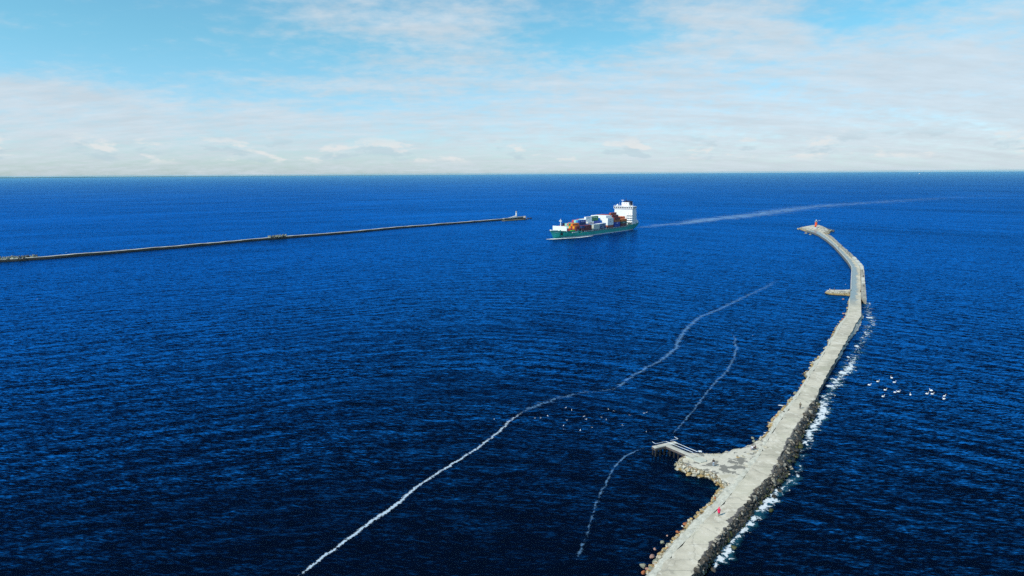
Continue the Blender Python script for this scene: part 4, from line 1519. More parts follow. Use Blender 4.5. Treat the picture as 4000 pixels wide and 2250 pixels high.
# ------------------------------------------------------------------ the container ship
SHIP_DIR = math.radians(230.5)
SHIP_L, SHIP_B = 164.0, 25.0
_b = Vector((math.cos(SHIP_DIR), math.sin(SHIP_DIR), 0))
SHIP_O = at(2164.6, 931.7) - _b * (SHIP_L - 7)
SX = Matrix.Translation(SHIP_O) @ Matrix.Rotation(SHIP_DIR, 4, 'Z')
HB = SHIP_B / 2
DECK = 4.4
CARGO = 6.3


def ship():
    S = empty('container_ship', SHIP_O, SHIP_DIR)
    tag(S, 'green hulled container ship with tall white bridge, loaded with coloured containers', 'ship')
    green = mat('teal_green_hull', (0.002, 0.36, 0.30), 0.6, 0.10, 0.12)
    boot = mat('pale_grey_boot_stripe', (0.55, 0.62, 0.68), 0.5, 0.12, 0.3)
    white = mat('ship_white', (0.82, 0.81, 0.78), 0.5, 0.04, 0.3)
    deckg = mat('green_deck', (0.02, 0.13, 0.10), 0.7, 0.2, 0.3)
    dark = mat('black_window', (0.015, 0.018, 0.022), 0.15, 0.1, 1)
    navy = mat('navy_funnel', (0.012, 0.016, 0.05), 0.5, 0.15, 0.5)
    grey = mat('grey_steel', (0.42, 0.44, 0.45), 0.6, 0.15, 0.4)
    # stations: x low, x high, z low, half beam low, half beam at deck, z deck
    ST = [(0.6, 0.0, 3.4, 9.0, 11.6, 7.6), (5, 5, 2.2, 9.6, 12.1, 7.5), (11, 11, 0.2, 9.6, 12.3, 7.3), (16, 16, -1.2, 10.0, 12.5, 7.0), (24, 24, -1.2, 11.4, 12.5, 6.2), (31, 31, -1.2, 12.1, 12.5, 4.6),
          (36, 36, -1.2, 12.4, 12.5, 4.45), (60, 60, -1.2, 12.5, 12.5, 4.4), (90, 90, -1.2, 12.5, 12.5, 4.4), (108, 108, -1.2, 12.2, 12.5, 4.4), (117, 117, -1.2, 11.6, 12.5, 4.5), (122, 122.5, -1.2, 11.0, 12.5, 5.0), (128, 128, -1.2, 10.0, 12.4, 6.6),
          (136, 137, -1.2, 7.6, 11.8, 7.0), (143, 145, -1.2, 5.2, 10.4, 7.4), (149, 152, -1.2, 2.9, 7.9, 7.9), (154, 158, -1.2, 1.2, 4.7, 8.3), (156.8, 162.4, -1.2, 0.3, 1.9, 8.6), (157.3, 164.2, -1.2, 0.05, 0.15, 8.7)]
    m = MB()
    prev = None
    for (xl, xh, zl, hl, hh, zh) in ST:
        def P_(t, side):
            z = zl + (zh - zl) * t
            flare = t ** (1.0 if xl < 120 else 1.7)
            return (xl + (xh - xl) * t, side * (hl + (hh - hl) * flare), z)
        zs = []
        tb = (0.95 - zl) / (zh - zl) if zl < 0.9 else 0.02
        ts = [0.0, max(0.01, tb), 0.35 + tb * .3, 0.6, 0.82, 1.0]
        ring = [m.v(P_(t, 1)) for t in ts[::-1]] + [m.v(P_(t, -1)) for t in ts]
        if prev:
            for k in range(len(ring) - 1):
                stripe = k in (4, 6) and zl < 0.5 and 14 < xl < 150
                m.f((prev[k], prev[k + 1], ring[k + 1], ring[k]), 1 if stripe else 0)
        else:
            m.f(ring)
        prev = ring
    m.f(prev)
    m.build('hull', [green, boot], S, smooth=False)
    # weather deck
    m = MB()
    prev = None
    for (xl, xh, zl, hl, hh, zh) in ST:
        zz = zh - (0.25 if xl < 120 else 1.2)
        row = [m.v((xh, s * hh * 0.985, zz)) for s in (-1, 1)]
        if prev:
            m.f((prev[0], prev[1], row[1], row[0]))
        prev = row
    m.build('deck', deckg, S)
    # hatch coaming the cargo stands on, with the pale side panels
    m = MB(); m.box((79, 0, (DECK + CARGO) / 2 - 0.1), (98, 23.6, CARGO - DECK), 0); m.build('hatch_coaming', mat('dark_green_coaming', (0.010, 0.075, 0.065), 0.6, 0.3, 0.4), S)
    m = MB(); m.box((134, 0, 5.6), (14, 19, 1.3), 0); m.build('hatch_coaming', MATS['dark_green_coaming'], S)
    for k in range(26):
        x = 33 + k * 3.45
        m = MB()
        m.box((x, HB - 0.12, DECK + 0.95), (1.9, 0.10, 1.15))
        m.box((x - 1.25, HB - 0.2, DECK + 0.95), (0.22, 0.28, 1.6))
        m.build('side_panel', grey, S)
    for x in (124.3, 103.2, 75.0):
        m = MB(); m.box((x, HB - 0.35, DECK + 1.6), (0.8, 0.5, 3.0)); m.build('stanchion', mat('cream_paint', (0.70, 0.68, 0.50), 0.6, 0.1, 0.5), S)
    m = MB(); m.prism([(118, HB - .5), (125.5, HB - .45), (125.5, HB - 2.4), (118, HB - 2.4)], 4.3, 4.75); m.build('side_walkway', mat('pale_walkway', (0.52, 0.55, 0.45), 0.7, 0.1, 0.5), S)
    # white shield at the bow, rail caps and fairleads
    m = MB()
    m.prism([(147.2, -8.4), (148.0, -8.4), (148.0, 9.4), (147.2, 9.4)], 6.6, 12.3)
    for y_ in (-7, -3.5, 0, 3.5, 7):
        m.prism([(147.2, y_ - .1), (147.2, y_ + .1), (144.8, y_)], 6.6, 10.5)
    m.build('bow_shield', white, S)
    m = MB(); m.prism([(158.4, -4.6), (163.9, -.5), (163.9, .5), (158.4, 4.6), (157.6, 3.6), (161, 0), (157.6, -3.6)], 8.35, 9.1); m.build('bow_rail', white, S)
    for (x, y_, s) in ((155, 2.5, 1.0), (151, 3.5, 1.2), (152.5, -2, 1.1)):
        m = MB(); m.lathe([(0.5 * s, 0), (0.5 * s, 1.0), (0.7 * s, 1.1), (0.7 * s, 1.4)], (x, y_, 7.1), 10); m.build('winch', mat('teal_winch', (0.02, 0.35, 0.32), 0.5, 0.15, 0.5), S)
    for x in (140.2, 137.7, 135.2, 132.9):
        y_ = 11.35 + (140.2 - x) * 0.06
        m = MB(); m.box((x, y_, 5.6), (1.35, 0.9, 0.75), -0.08); m.build('fairlead', mat('white_fairlead', (0.8, 0.8, 0.78), 0.5, 0.05, 0.5), S)
    m = MB(); m.box((152.2, 6.15, 4.5), (2.2, 1.0, 2.4), -0.5); m.build('anchor', mat('black_anchor', (0.012, 0.02, 0.02), 0.6, 0.2, 0.5), S)
    m = MB(); m.box((158.4, 3.75, 6.7), (4.6, 0.25, 0.75), -0.68); m.build('name_band', mat('pale_green_lettering', (0.30, 0.55, 0.50), 0.5, 0.5, 2.5), S)
    # fore mast
    fm = MB(); fm.tube([(146.0, 0.4, 6.5), (146.0, 0.4, 17.0), (146.0, 0.4, 19.6)], [0.55, 0.45, 0.3], 10); fo = fm.build('fore_mast', white, S)
    m = MB(); m.box((146.1, 0.4, 17.1), (1.2, 2.8, 0.3)); m.box((146.3, 1.5, 17.7), (.7, .7, .9)); m.box((146.3, -.7, 17.7), (.7, .7, .9)); m.build('light_platform', white, fo)
    # bridge block
    m = MB(); m.box((13.4, 0, 15.6), (8.4, 2 * HB - 0.7, 18.4)); m.build('deckhouse', white, S)
    wh = MB(); wh.box((13.6, 0, 25.95), (9.6, 2 * HB + 0.8, 2.5)); who = wh.build('wheelhouse', white, S)
    m = MB()
    m.box((13.6, 0, 27.35), (10.2, 2 * HB + 1.2, 0.3))
    m.build('wheelhouse_roof', white, who)
    for k in range(10):
        y_ = -11.4 + 22.8 * k / 9
        m = MB(); m.box((18.42, y_, 26.0), (0.08, 1.8, 1.35)); m.build('window', dark, who)
    for k in range(3):
        m = MB(); m.box((10.6 + 2.8 * k, HB + 0.42, 26.05), (1.9, 0.08, 1.0)); m.build('window', dark, who)
    # decks that show as thin lines on the port front, side windows
    for z in (9.2, 11.9, 14.6, 17.3):
        m = MB(); m.box((18.3, HB - 4.3, z), (1.5, 7.6, 0.22)); m.build('balcony', white, S)
        m = MB(); m.tube([(19.0, HB - 8.0, z + 1.05), (19.0, HB - 0.6, z + 1.05)], 0.06, 5); m.build('balcony_rail', white, S)
        for y_ in (HB - 2.5, HB - 5.4):
            m = MB(); m.box((17.66, y_, z + 1.3), (0.1, 0.7, 0.75)); m.build('window', dark, S)
        for x in (10.6, 14.8):
            m = MB(); m.box((x, HB - 0.33, z + 1.3), (0.65, 0.1, 0.7)); m.build('window', dark, S)
    m = MB(); m.box((18.2, HB - 3.4, 7.6), (0.9, 4.6, 1.5)); m.build('recess_shade_block', mat('painted_doorway_shade', (0.06, 0.07, 0.075), 0.6, 0.2, 0.5), S)  # solid block standing in for a recess, its shade put into the dark colour
    # upper house, funnel and mast
    m = MB(); m.box((11.0, -0.4, 29.7), (4.2, 9.6, 4.5)); up = m.build('upper_house', white, S)
    for (y_, z) in ((-1.7, 30.8), (1.6, 30.7)):
        m = MB(); m.box((13.13, y_, z), (0.08, 0.8, 0.9)); m.build('window', dark, up)
    m = MB(); m.box((12.0, -4.0, 29.7), (2.5, 0.15, 3.8)); m.build('vent', grey, up)
    m = MB(); m.box((8.4, 1.0, 30.0), (4.6, 9.0, 6.0)); m.box((8.4, 1.0, 33.2), (4.9, 9.4, 0.5)); fn = m.build('funnel', navy, S)
    for y_ in (-1.2, 0.8, 2.8):
        m = MB(); m.tube([(8.0, y_, 33), (7.6, y_, 34.6)], 0.4, 8); m.build('exhaust', navy, fn)
    rm = MB(); rm.tube([(11.4, -.3, 31.9), (11.4, -.3, 37.2)], [0.45, 0.18], 8); ro = rm.build('radar_mast', navy, S)
    m = MB(); m.box((11.6, -.3, 34.6), (.6, 4.2, .25)); m.box((11.6, -.3, 36), (.4, 2.4, .2)); m.build('yard', navy, ro)
    m = MB(); m.tube([(12.6, -4.2, 31.9), (12.6, -4.2, 34.2)], 0.18, 6); m.box((12.6, -4.2, 34.4), (.5, 3.4, .5)); m.build('radar_scanner', white, ro)
    # roof gear
    for (y_, r, h) in ((-10.6, 0.55, 0.8), (-9.2, 1.0, 1.5), (-4.6 - 1, 0.35, 0.5), (7.2, 0.4, 1.6), (9.6, 0.6, 0.6), (11.4, 0.45, 0.8)):
        m = MB(); m.lathe([(r * .4, 0), (r * .4, h * .4), (r * .9, h * .6), (r, h), (r * .75, h + r * .6), (0, h + r)], (15.6, y_, 27.5), 12); m.build('satellite_dome', white, who)
    for (y_, h) in ((-7.2, 5.0), (8.0, 3.6), (10.8, 4.2), (4.4, 2.6)):
        m = MB(); m.tube([(14.6, y_, 27.5), (14.6, y_, 27.5 + h)], [0.12, 0.06], 6); m.build('antenna', white, who)
    rl = MB()
    for k in range(25):
        y_ = -12.6 + 25.2 * k / 24
        rl.tube([(18.5, y_, 27.5), (18.5, y_, 28.6)], 0.06, 4)
    rl.tube([(18.5, -12.6, 28.6), (18.5, 12.6, 28.6)], 0.08, 5)
    rl.tube([(18.5, -12.6, 28.05), (18.5, 12.6, 28.05)], 0.05, 5)
    rl.build('roof_railing', white, who)
    # crane post beside the aftmost stack, stern house and rails
    m = MB(); m.tube([(29.2, HB - 1.2, 4.4), (29.2, HB - 1.2, 18.5)], 0.5, 8); m.build('crane_post', white, S)
    m = MB(); m.box((6.0, 4.6, 9.2), (6.2, 14.0, 3.6)); m.box((2.6, 9.6, 8.6), (3.0, 3.0, 2.4)); m.build('stern_house', white, S)
    for (x, y_) in ((7.6, HB - .85), (3.4, HB - 1.35)):
        m = MB(); m.box((x, y_, 8.4), (1.0, 0.16, 1.5)); m.build('doorway', dark, S)
    m = MB()
    for k in range(9):
        a = (0.4 + 1.9 * k, HB - 0.75 + 0.03 * k, 7.6)
        m.tube([a, (a[0], a[1], 8.7)], 0.05, 4)
    m.tube([(0.4, HB - .75, 8.7), (15.6, HB - .5, 8.7)], 0.06, 5)
    m.build('stern_rail', white, S)
    m = MB(); m.box((8.6, HB + 0.02, 15.8), (0.16, 0.5, 14.0)); m.tube([(7.0, HB - 1.5, 16), (5.2, HB - 1.8, 8.6)], 0.16, 6); m.build('stern_ladder', white, S)
    return S
ship()

# ------------------------------------------------------------------ containers, each one a thing
HUE = {'maroon': (0.17, 0.022, 0.028), 'red': (0.36, 0.035, 0.045), 'brick red': (0.33, 0.065, 0.045), 'orange': (0.90, 0.20, 0.012), 'amber': (0.85, 0.36, 0.01), 'brown orange': (0.55, 0.15, 0.03),
       'white': (0.88, 0.88, 0.85), 'cream': (0.62, 0.63, 0.54), 'navy': (0.014, 0.045, 0.16), 'blue': (0.008, 0.055, 0.36), 'sky blue': (0.05, 0.34, 0.62), 'blue grey': (0.17, 0.26, 0.38),
       'green': (0.012, 0.24, 0.07), 'bright green': (0.02, 0.46, 0.06), 'dark green': (0.025, 0.11, 0.05), 'mint': (0.36, 0.66, 0.56), 'salmon': (0.60, 0.20, 0.13), 'pink red': (0.55, 0.07, 0.10), 'grey': (0.30, 0.31, 0.31), 'silver': (0.56, 0.60, 0.60)}
_boxes = {}


def box_mesh(hue, length):
    key = (hue, length)
    if key not in _boxes:
        m = MB()
        L_, Wd, H = length, 2.42, 2.56
        # corrugated side walls inside a frame of posts and rails
        n = int(L_ / 0.6)
        for s in (-1, 1):
            lo, hi = [], []
            for k in range(n + 1):
                x = -L_ / 2 + 0.15 + (L_ - 0.3) * k / n
                yv = s * (Wd / 2 - (0.015 if k % 2 else 0.065))
                lo.append(m.v((x, yv, 0.14)))
                hi.append(m.v((x, yv, H - 0.10)))
            for k in range(n):
                m.f((lo[k], lo[k + 1], hi[k + 1], hi[k]))
        for s in (-1, 1):
            m.box((s * (L_ / 2 - 0.06), 0, H / 2), (0.03, Wd - 0.3, H - 0.24))
            for y_ in (-0.62, -0.2, 0.2, 0.62):
                m.box((s * (L_ / 2 - 0.02), y_, H / 2), (0.05, 0.05, H - 0.3))
            for t in (-1, 1):
                m.box((s * (L_ / 2 - 0.08), t * (Wd / 2 - 0.08), H / 2), (0.16, 0.16, H))
            m.box((s * (L_ / 2 - 0.07), 0, H - 0.06), (0.13, Wd - 0.32, 0.12))
            m.box((s * (L_ / 2 - 0.07), 0, 0.07), (0.13, Wd - 0.32, 0.14))
        for t in (-1, 1):
            m.box((0, t * (Wd / 2 - 0.05), 0.07), (L_ - 0.32, 0.10, 0.14))
            m.box((0, t * (Wd / 2 - 0.05), H - 0.05), (L_ - 0.32, 0.10, 0.10))
        m.box((0, 0, H - 0.035), (L_ - 0.26, Wd - 0.2, 0.05))
        _boxes[key] = m.mesh('container', mat(hue.replace(' ', '_') + '_container_paint', HUE[hue], 0.55, 0.10, 0.7))
    return _boxes[key]


ORD = ('first', 'second', 'third', 'fourth', 'fifth', 'sixth', 'seventh', 'eighth', 'ninth', 'tenth')
MARK_W = mat('white_lettering', (0.78, 0.80, 0.82), 0.5, 0.4, 3)
MARK_D = mat('dark_lettering', (0.05, 0.045, 0.05), 0.5, 0.4, 3)
TH = 2.62


def container(x, y_, tier, hue, length, bay, row, z0=None, mark=None):
    o = bpy.data.objects.new('shipping_container', box_mesh(hue, length))
    C.objects.link(o)
    z = (CARGO if z0 is None else z0) + tier * TH
    o.matrix_world = SX @ Matrix.Translation((x, y_, z))
    tag(o, '%s container, %s tier, %s row from near side, %s' % (hue, ORD[tier], ORD[row], bay), 'container', 'containers stacked on the ship')
    if mark:
        mm, wd, ht, pieces = mark
        m = MB()
        rdm = random.Random(int(x * 7 + tier))
        xs = -wd / 2
        for k in range(pieces):
            w = wd / pieces * rdm.uniform(0.55, 0.85)
            h = ht * rdm.uniform(0.6, 1.0)
            m.box((-(xs + w / 2), 1.225, 1.32 + (h - ht) * 0.2), (w, 0.03, h))
            xs += wd / pieces
        m.build('lettering', mm, o)
    return o


def stack_bay(bay, xc, length, nrows, cols, ahead, z0=None, marks=None, pitch=2.5):
    """cols[row] = list of hues from the hatch upwards (row 0 on the visible side); ahead[row] = height of the bay in front"""
    for r in range(nrows):
        hues = cols.get(r, [])
        y_ = (nrows - 1) / 2 * pitch - r * pitch
        for t, hue in enumerate(hues):
            if hue is None:
                continue
            side_open = r == 0 or len(cols.get(r - 1, [])) <= t
            top_open = t == len(hues) - 1
            end_open = ahead.get(r, 0) <= t
            if not (side_open or top_open or end_open):
                continue
            mk = (marks or {}).get((r, t))
            container(xc, y_, t, hue, length, bay, r, z0, mk)


rr_ = random.Random(31)
def mix(n, *pool):
    return [rr_.choice(pool) for _ in range(n)]


W5 = ['white'] * 5
F_ = {0: ['maroon', 'dark green', 'orange'], 1: ['maroon', 'red', 'brown orange', 'orange'], 2: ['red', 'maroon', 'orange', 'orange'], 3: ['maroon', 'red', 'maroon', 'brick red']}
F_.update({r: mix(3, 'maroon', 'red', 'brown orange', 'grey') + ['brick red'] for r in range(4, 10)})
E_ = {0: ['blue', 'blue', 'brown orange', 'maroon'], 1: ['navy', 'maroon', 'brown orange', 'maroon', 'maroon'], 2: ['red', 'maroon', 'red', 'maroon', 'maroon'], 3: ['red', 'maroon', 'red', 'red', 'maroon']}
E_[2] = ['red', 'maroon', 'red', 'maroon', 'maroon', 'brick red']
E_.update({r: ['red', 'maroon', 'red', 'red', 'red'] for r in range(4, 10)})
D_ = {0: ['brick red', 'white', 'white', 'white'], 9: ['white'] * 4}
D_.update({r: list(W5) for r in range(1, 9)})
C2 = {0: ['navy', 'blue grey'], 1: ['navy', 'white'], 2: ['blue', 'white'], 3: ['navy', 'blue', 'blue'], 4: ['navy', 'blue', 'green', 'green', 'green'], 5: mix(4, 'green', 'blue', 'red', 'white'), 6: mix(4, 'green', 'red', 'white'), 7: mix(4, 'red', 'blue', 'white'), 8: mix(4, 'red', 'green'), 9: mix(3, 'red', 'grey')}
C1 = {0: ['cream', 'cream'], 1: ['red', 'sky blue'], 2: ['red', 'brick red'], 3: ['maroon', 'red', 'white'], 4: ['white', 'white', 'white', 'white', 'white'], 5: ['red', 'blue', 'white', 'white'], 6: ['red', 'red', 'white', 'white'], 7: ['red', 'red', 'red', 'mint'], 8: ['red', 'blue', 'mint', 'red'], 9: ['red', 'maroon', 'red']}
B_ = {0: ['maroon', 'maroon'], 1: ['maroon', 'maroon'], 2: ['red', 'maroon'], 3: ['navy', 'navy', 'navy', 'blue'], 4: ['navy', 'navy', 'blue', 'sky blue'], 5: ['red', 'green', 'mint', 'mint'], 6: ['red', 'red', 'red', 'pink red'], 7: ['red', 'mint', 'red'], 8: ['red', 'green', 'red'], 9: ['maroon', 'red']}
BB = {0: ['maroon', 'navy'], 1: ['red', 'maroon'], 2: ['maroon', 'maroon'], 3: ['red', 'red'], 4: ['red', 'red'], 5: ['maroon', 'red'], 6: ['red', 'red'], 7: ['red', 'maroon'], 8: ['red', 'red'], 9: ['maroon', 'red']}
A_ = {0: ['maroon', 'maroon'], 1: ['red', 'amber'], 2: ['maroon', 'red'], 3: ['red', 'amber'], 4: ['maroon', 'mint'], 5: ['red', 'green'], 6: ['red', 'salmon'], 7: ['red', 'maroon', 'navy'], 8: ['red', 'pink red']}


def hts(d):
    return {r: len(v) for r, v in d.items()}


stack_bay('bay next to the bridge', 36.8, 12.19, 10, F_, hts(E_), marks={(0, 1): (MARK_W, 5.5, 0.9, 4), (0, 2): (MARK_D, 4.5, 0.9, 3), (1, 3): (MARK_D, 5.0, 0.9, 3)})
stack_bay('second bay from the bridge', 51.8, 12.19, 10, E_, hts(D_), marks={(0, 1): (MARK_W, 2.6, 1.4, 2), (0, 2): (MARK_D, 4.8, 0.8, 4)})
stack_bay('bay of tall white stacks', 66.5, 12.19, 10, D_, hts(C2), marks={(0, 2): (MARK_D, 3.2, 0.6, 3), (0, 3): (MARK_D, 2.8, 0.6, 3)})
stack_bay('bay ahead of white stacks', 82.6, 12.19, 10, C2, hts(C1), marks={(0, 0): (MARK_W, 5.0, 0.8, 4), (0, 1): (MARK_D, 6.0, 0.9, 5), (4, 4): (MARK_W, 7.5, 0.8, 2)})
stack_bay('middle bay with cream boxes', 95.3, 12.19, 10, C1, hts(B_), marks={(4, 4): (MARK_D, 2.6, 1.0, 2), (3, 2): (MARK_D, 4.5, 0.6, 4)})
stack_bay('bay with the blue stack', 111.5, 12.19, 10, B_, hts(BB), marks={(3, 3): (MARK_W, 6.4, 1.0, 4)})
stack_bay('bay behind the foremost', 121.5, 6.06, 10, BB, hts(A_), marks={})
stack_bay('foremost bay', 129.8, 6.06, 9, A_, {}, marks={(0, 0): (MARK_W, 1.6, 0.9, 1)})
# 40 foot boxes bridging the two short bays on the third tier
for (r, hue, mk) in ((2, 'amber', (MARK_D, 8.0, 1.0, 5)), (3, 'green', None), (4, 'salmon', None), (5, 'mint', None)):
    container(126.6, 10.0 - r * 2.5, 2, 'orange' if hue == 'amber' else hue, 12.19, 'across the two foremost bays', r, None, mk)
container(137.4, 9.6, 0, 'bright green', 6.06, 'alone ahead of foremost bay', 0, 5.2, (MARK_W, 4.0, 0.8, 3))
# ------------------------------------------------------------------ people
SKIN = mat('skin', (0.52, 0.31, 0.22), 0.6, 0.06, 6)


TMP = bpy.data.scenes.new('workbench')          # only used to grow the skinned bodies, removed below


def skinned(name, verts, edges, radii, matl, parent, sub=1, root=0):
    me = bpy.data.meshes.new(name)
    me.from_pydata([Vector(v) for v in verts], edges, [])
    o = bpy.data.objects.new(name, me)
    TMP.collection.objects.link(o)
    o.modifiers.new('skin', 'SKIN')
    o.modifiers.new('smooth', 'SUBSURF').levels = sub
    for i, r in enumerate(radii):
        sv = me.skin_vertices[0].data[i]
        sv.radius = r if isinstance(r, tuple) else (r, r)
        sv.use_root = i == root
    TMP.view_layers[0].update()
    dg = TMP.view_layers[0].depsgraph
    new = bpy.data.meshes.new_from_object(o.evaluated_get(dg))
    new.name = name
    new.materials.clear()
    new.materials.append(matl)
    for p in new.polygons:
        p.use_smooth = True
    o.modifiers.clear()
    o.data = new
    TMP.collection.objects.unlink(o)
    C.objects.link(o)
    o.parent = parent
    return o


def person(loc, rz, label, top, legs, hair, pose='walk', coat=0.0, height=1.72, hood=False, fingers=True, shoe=(0.03, 0.03, 0.03)):
    """faces +Y before turning; pose walk, stand or sit"""
    root = empty('person', loc, rz)
    tag(root, label, 'person')
    k = height / 1.72
    sw = 0.24 if pose == 'walk' else 0.03
    Pv, Ev, Rv = [], [], []

    def add(p, r, par=None):
        Pv.append(tuple(c * k for c in p))
        Rv.append(tuple(q * k for q in r) if isinstance(r, tuple) else r * k)
        if par is not None:
            Ev.append((par, len(Pv) - 1))
        return len(Pv) - 1
    sit = pose == 'sit'
    hz = 0.42 if sit else 0.95
    lean = 0.12 if sit else 0.02
    pel = add((0, 0, hz), (0.15, 0.11))
    sp1 = add((0, lean * 0.4, hz + 0.22), (0.135, 0.10), pel)
    ch = add((0, lean * 0.8, hz + 0.42), (0.165, 0.115), sp1)
    nk = add((0, lean + 0.01, hz + 0.55), 0.058, ch)
    hb = add((0, lean + 0.03, hz + 0.63), (0.075, 0.085), nk)
    ht = add((0, lean + 0.03, hz + 0.74), (0.078, 0.092), hb)
    nose = add((0, lean + 0.135, hz + 0.655), 0.014, hb)
    for s in (-1, 1):
        add((s * 0.085, lean + 0.02, hz + 0.67), 0.018, hb)
    J = {}
    for s in (-1, 1):
        fw_ = -s * sw
        sh = add((s * 0.19, lean * 0.8, hz + 0.46), 0.062, ch)
        if sit:
            el = add((s * 0.25, lean + 0.10, hz + 0.22), 0.046, sh)
            wr = add((s * 0.16, lean + 0.32, hz + 0.14), 0.032, el)
            pm = add((s * 0.14, lean + 0.39, hz + 0.12), (0.036, 0.02), wr)
            dirf = Vector((-0.1 * s, 0.9, -0.3)).normalized()
        else:
            el = add((s * 0.245, -0.03 - fw_ * 0.25, hz + 0.19), 0.046, sh)
            wr = add((s * 0.255, 0.05 - fw_ * 0.75, hz - 0.05), 0.032, el)
            pm = add((s * 0.255, 0.065 - fw_ * 0.85, hz - 0.12), (0.022, 0.036), wr)
            dirf = Vector((-0.05 * s, 0.25, -0.95)).normalized()
        if fingers:
            side = Vector((0, 1, 0.2)) if not sit else Vector((1, 0, 0))
            base = Vector(Pv[pm]) / k
            for q, ln in enumerate((0.070, 0.080, 0.074, 0.058)):
                a = base + side * (0.017 * (q - 1.5)) + dirf * 0.035
                f1 = add(a, 0.0095, pm)
                f2 = add(a + dirf * ln * 0.55, 0.0085, f1)
                add(a + dirf * ln * 0.85 + Vector((-s * 0.02, 0.012, 0)), 0.007, f2)
            t1 = add(base + side * 0.035 + Vector((-s * 0.012, 0, 0.02)), 0.011, pm)
            add(base + side * 0.052 + dirf * 0.03 + Vector((-s * 0.02, 0, 0.02)), 0.009, t1)
        hp = add((s * 0.09, 0, hz - 0.05), 0.095, pel)
        if sit:
            kn = add((s * 0.14, 0.42, hz + 0.08), 0.062, hp)
            an = add((s * 0.13, 0.38, 0.09 - 0.02), 0.04, kn)
            toe = add((s * 0.14, 0.55, 0.035), 0.035, an)
        else:
            kn = add((s * 0.095, fw_ * -0.55 + 0.05, 0.50), 0.064, hp)
            an = add((s * 0.095, fw_ * -1.1, 0.085 + (0.05 if fw_ > 0 and pose == 'walk' else 0)), 0.042, kn)
            toe = add((s * 0.10, fw_ * -1.1 + 0.16, 0.035), 0.036, an)
        J[s] = dict(sh=sh, el=el, wr=wr, hp=hp, kn=kn, an=an, toe=toe)
    skinned('body', Pv, Ev, Rv, SKIN, root)
    V = lambda i: Vector(Pv[i])
    # jacket
    jv, je, jr = [V(pel) + Vector((0, 0, 0.02)), V(sp1), V(ch), V(nk) - Vector((0, 0, 0.03))], [(0, 1), (1, 2), (2, 3)], [(0.18 * k, 0.14 * k), (0.165 * k, 0.125 * k), (0.19 * k, 0.14 * k), 0.085 * k]
    for s in (-1, 1):
        n = len(jv)
        jv += [V(J[s]['sh']), V(J[s]['el']), V(J[s]['wr'])]
        je += [(2, n), (n, n + 1), (n + 1, n + 2)]
        jr += [0.082 * k, 0.064 * k, 0.05 * k]
    topm = mat(top[0], top[1], 0.75, 0.12, 5)
    skinned('jacket', jv, je, jr, topm, root)
    legm = mat(legs[0], legs[1], 0.8, 0.12, 5)
    tv, te, tr = [V(pel)], [], [(0.165 * k, 0.125 * k)]
    for s in (-1, 1):
        n = len(tv)
        tv += [V(J[s]['hp']), V(J[s]['kn']), V(J[s]['an'])]
        te += [(0, n), (n, n + 1), (n + 1, n + 2)]
        tr += [0.11 * k, 0.08 * k, 0.062 * k]
    skinned('trousers', tv, te, tr, legm, root)
    sm = mat('black_shoe', shoe, 0.5, 0.1, 5)
    for s in (-1, 1):
        a, t = V(J[s]['an']), V(J[s]['toe'])
        skinned('shoe', [a, a + Vector((0, -0.02, -0.05)) * k, t], [(0, 1), (1, 2)], [0.05 * k, 0.052 * k, 0.042 * k], sm, root, 1)
    if coat:
        m = MB()
        h0, h1 = (hz + 0.12) * k, (hz - coat) * k
        m.lathe([(0.19 * k, 0), (0.215 * k, (h0 - h1) * -0.4), (0.25 * k, -(h0 - h1)), (0.235 * k, -(h0 - h1)), (0.17 * k, 0.0)], (0, 0, h0), 16)
        m.build('coat_skirt', topm, root, smooth=True)
    hv = V(ht)
    m = MB()
    r = 0.118 if hood else 0.098
    m.ellipsoid(hv + Vector((0, -0.022 * k, 0.0)), (r * k, (r + 0.012) * k, (r + 0.012) * k), seg=12, rings=8)
    m.build('hood' if hood else 'hair', topm if hood else mat(hair[0], hair[1], 0.7, 0.15, 20), root, smooth=True)
    for s in (-1, 1):
        m = MB()
        m.ellipsoid(V(hb) + Vector((s * 0.03, 0.092, 0.045)) * k, (0.012 * k, 0.008 * k, 0.009 * k), seg=6, rings=4)
        m.build('eye', mat('dark_eye', (0.02, 0.02, 0.02), 0.3, 0.05, 5), root)
    m = MB()
    m.ellipsoid(V(hb) + Vector((0, 0.098, -0.02)) * k, (0.022 * k, 0.007 * k, 0.006 * k), seg=6, rings=4)
    m.build('mouth', mat('lips', (0.35, 0.10, 0.09), 0.5, 0.05, 5), root)
    return root


def face(dx, dy):
    return math.atan2(-dx, dy)


BLK = ('black_cloth', (0.018, 0.018, 0.02))
HAIR = ('dark_hair', (0.025, 0.018, 0.012))
person(at(2808, 2013.5, DZ), face(-0.35, -0.94), 'person in a long bright pink hooded coat and black trousers walking on the near deck', ('hot_pink_coat', (0.88, 0.012, 0.115)), BLK, HAIR, 'walk', 0.36, 1.68, True)
person(at(2786.5, 1821.5, 1.83), face(0.3, 0.95), 'person in a black jacket and pale jeans standing on the rocky spit', BLK, ('pale_jeans', (0.34, 0.42, 0.50)), HAIR, 'stand', 0, 1.76)
person(at(3125.5, 1596.5, DZ), face(0.42, 0.9), 'person in a khaki jacket and dark trousers walking along the deck beyond the spit', ('khaki_jacket', (0.115, 0.115, 0.065)), BLK, HAIR, 'walk', 0, 1.78)
person(at(2940, 1758, 1.75), face(-0.9, -0.1), 'person in a white jacket sitting on the pale rocks where spit meets deck', ('white_jacket', (0.75, 0.73, 0.82)), ('grey_trousers', (0.30, 0.28, 0.34)), HAIR, 'sit', 0, 1.75)
person(at(2951.5, 1757, 1.75), face(-0.7, 0.6), 'person in dark purple clothes sitting close behind the white jacket', ('dark_purple_cloth', (0.035, 0.018, 0.055)), BLK, HAIR, 'sit', 0, 1.72)
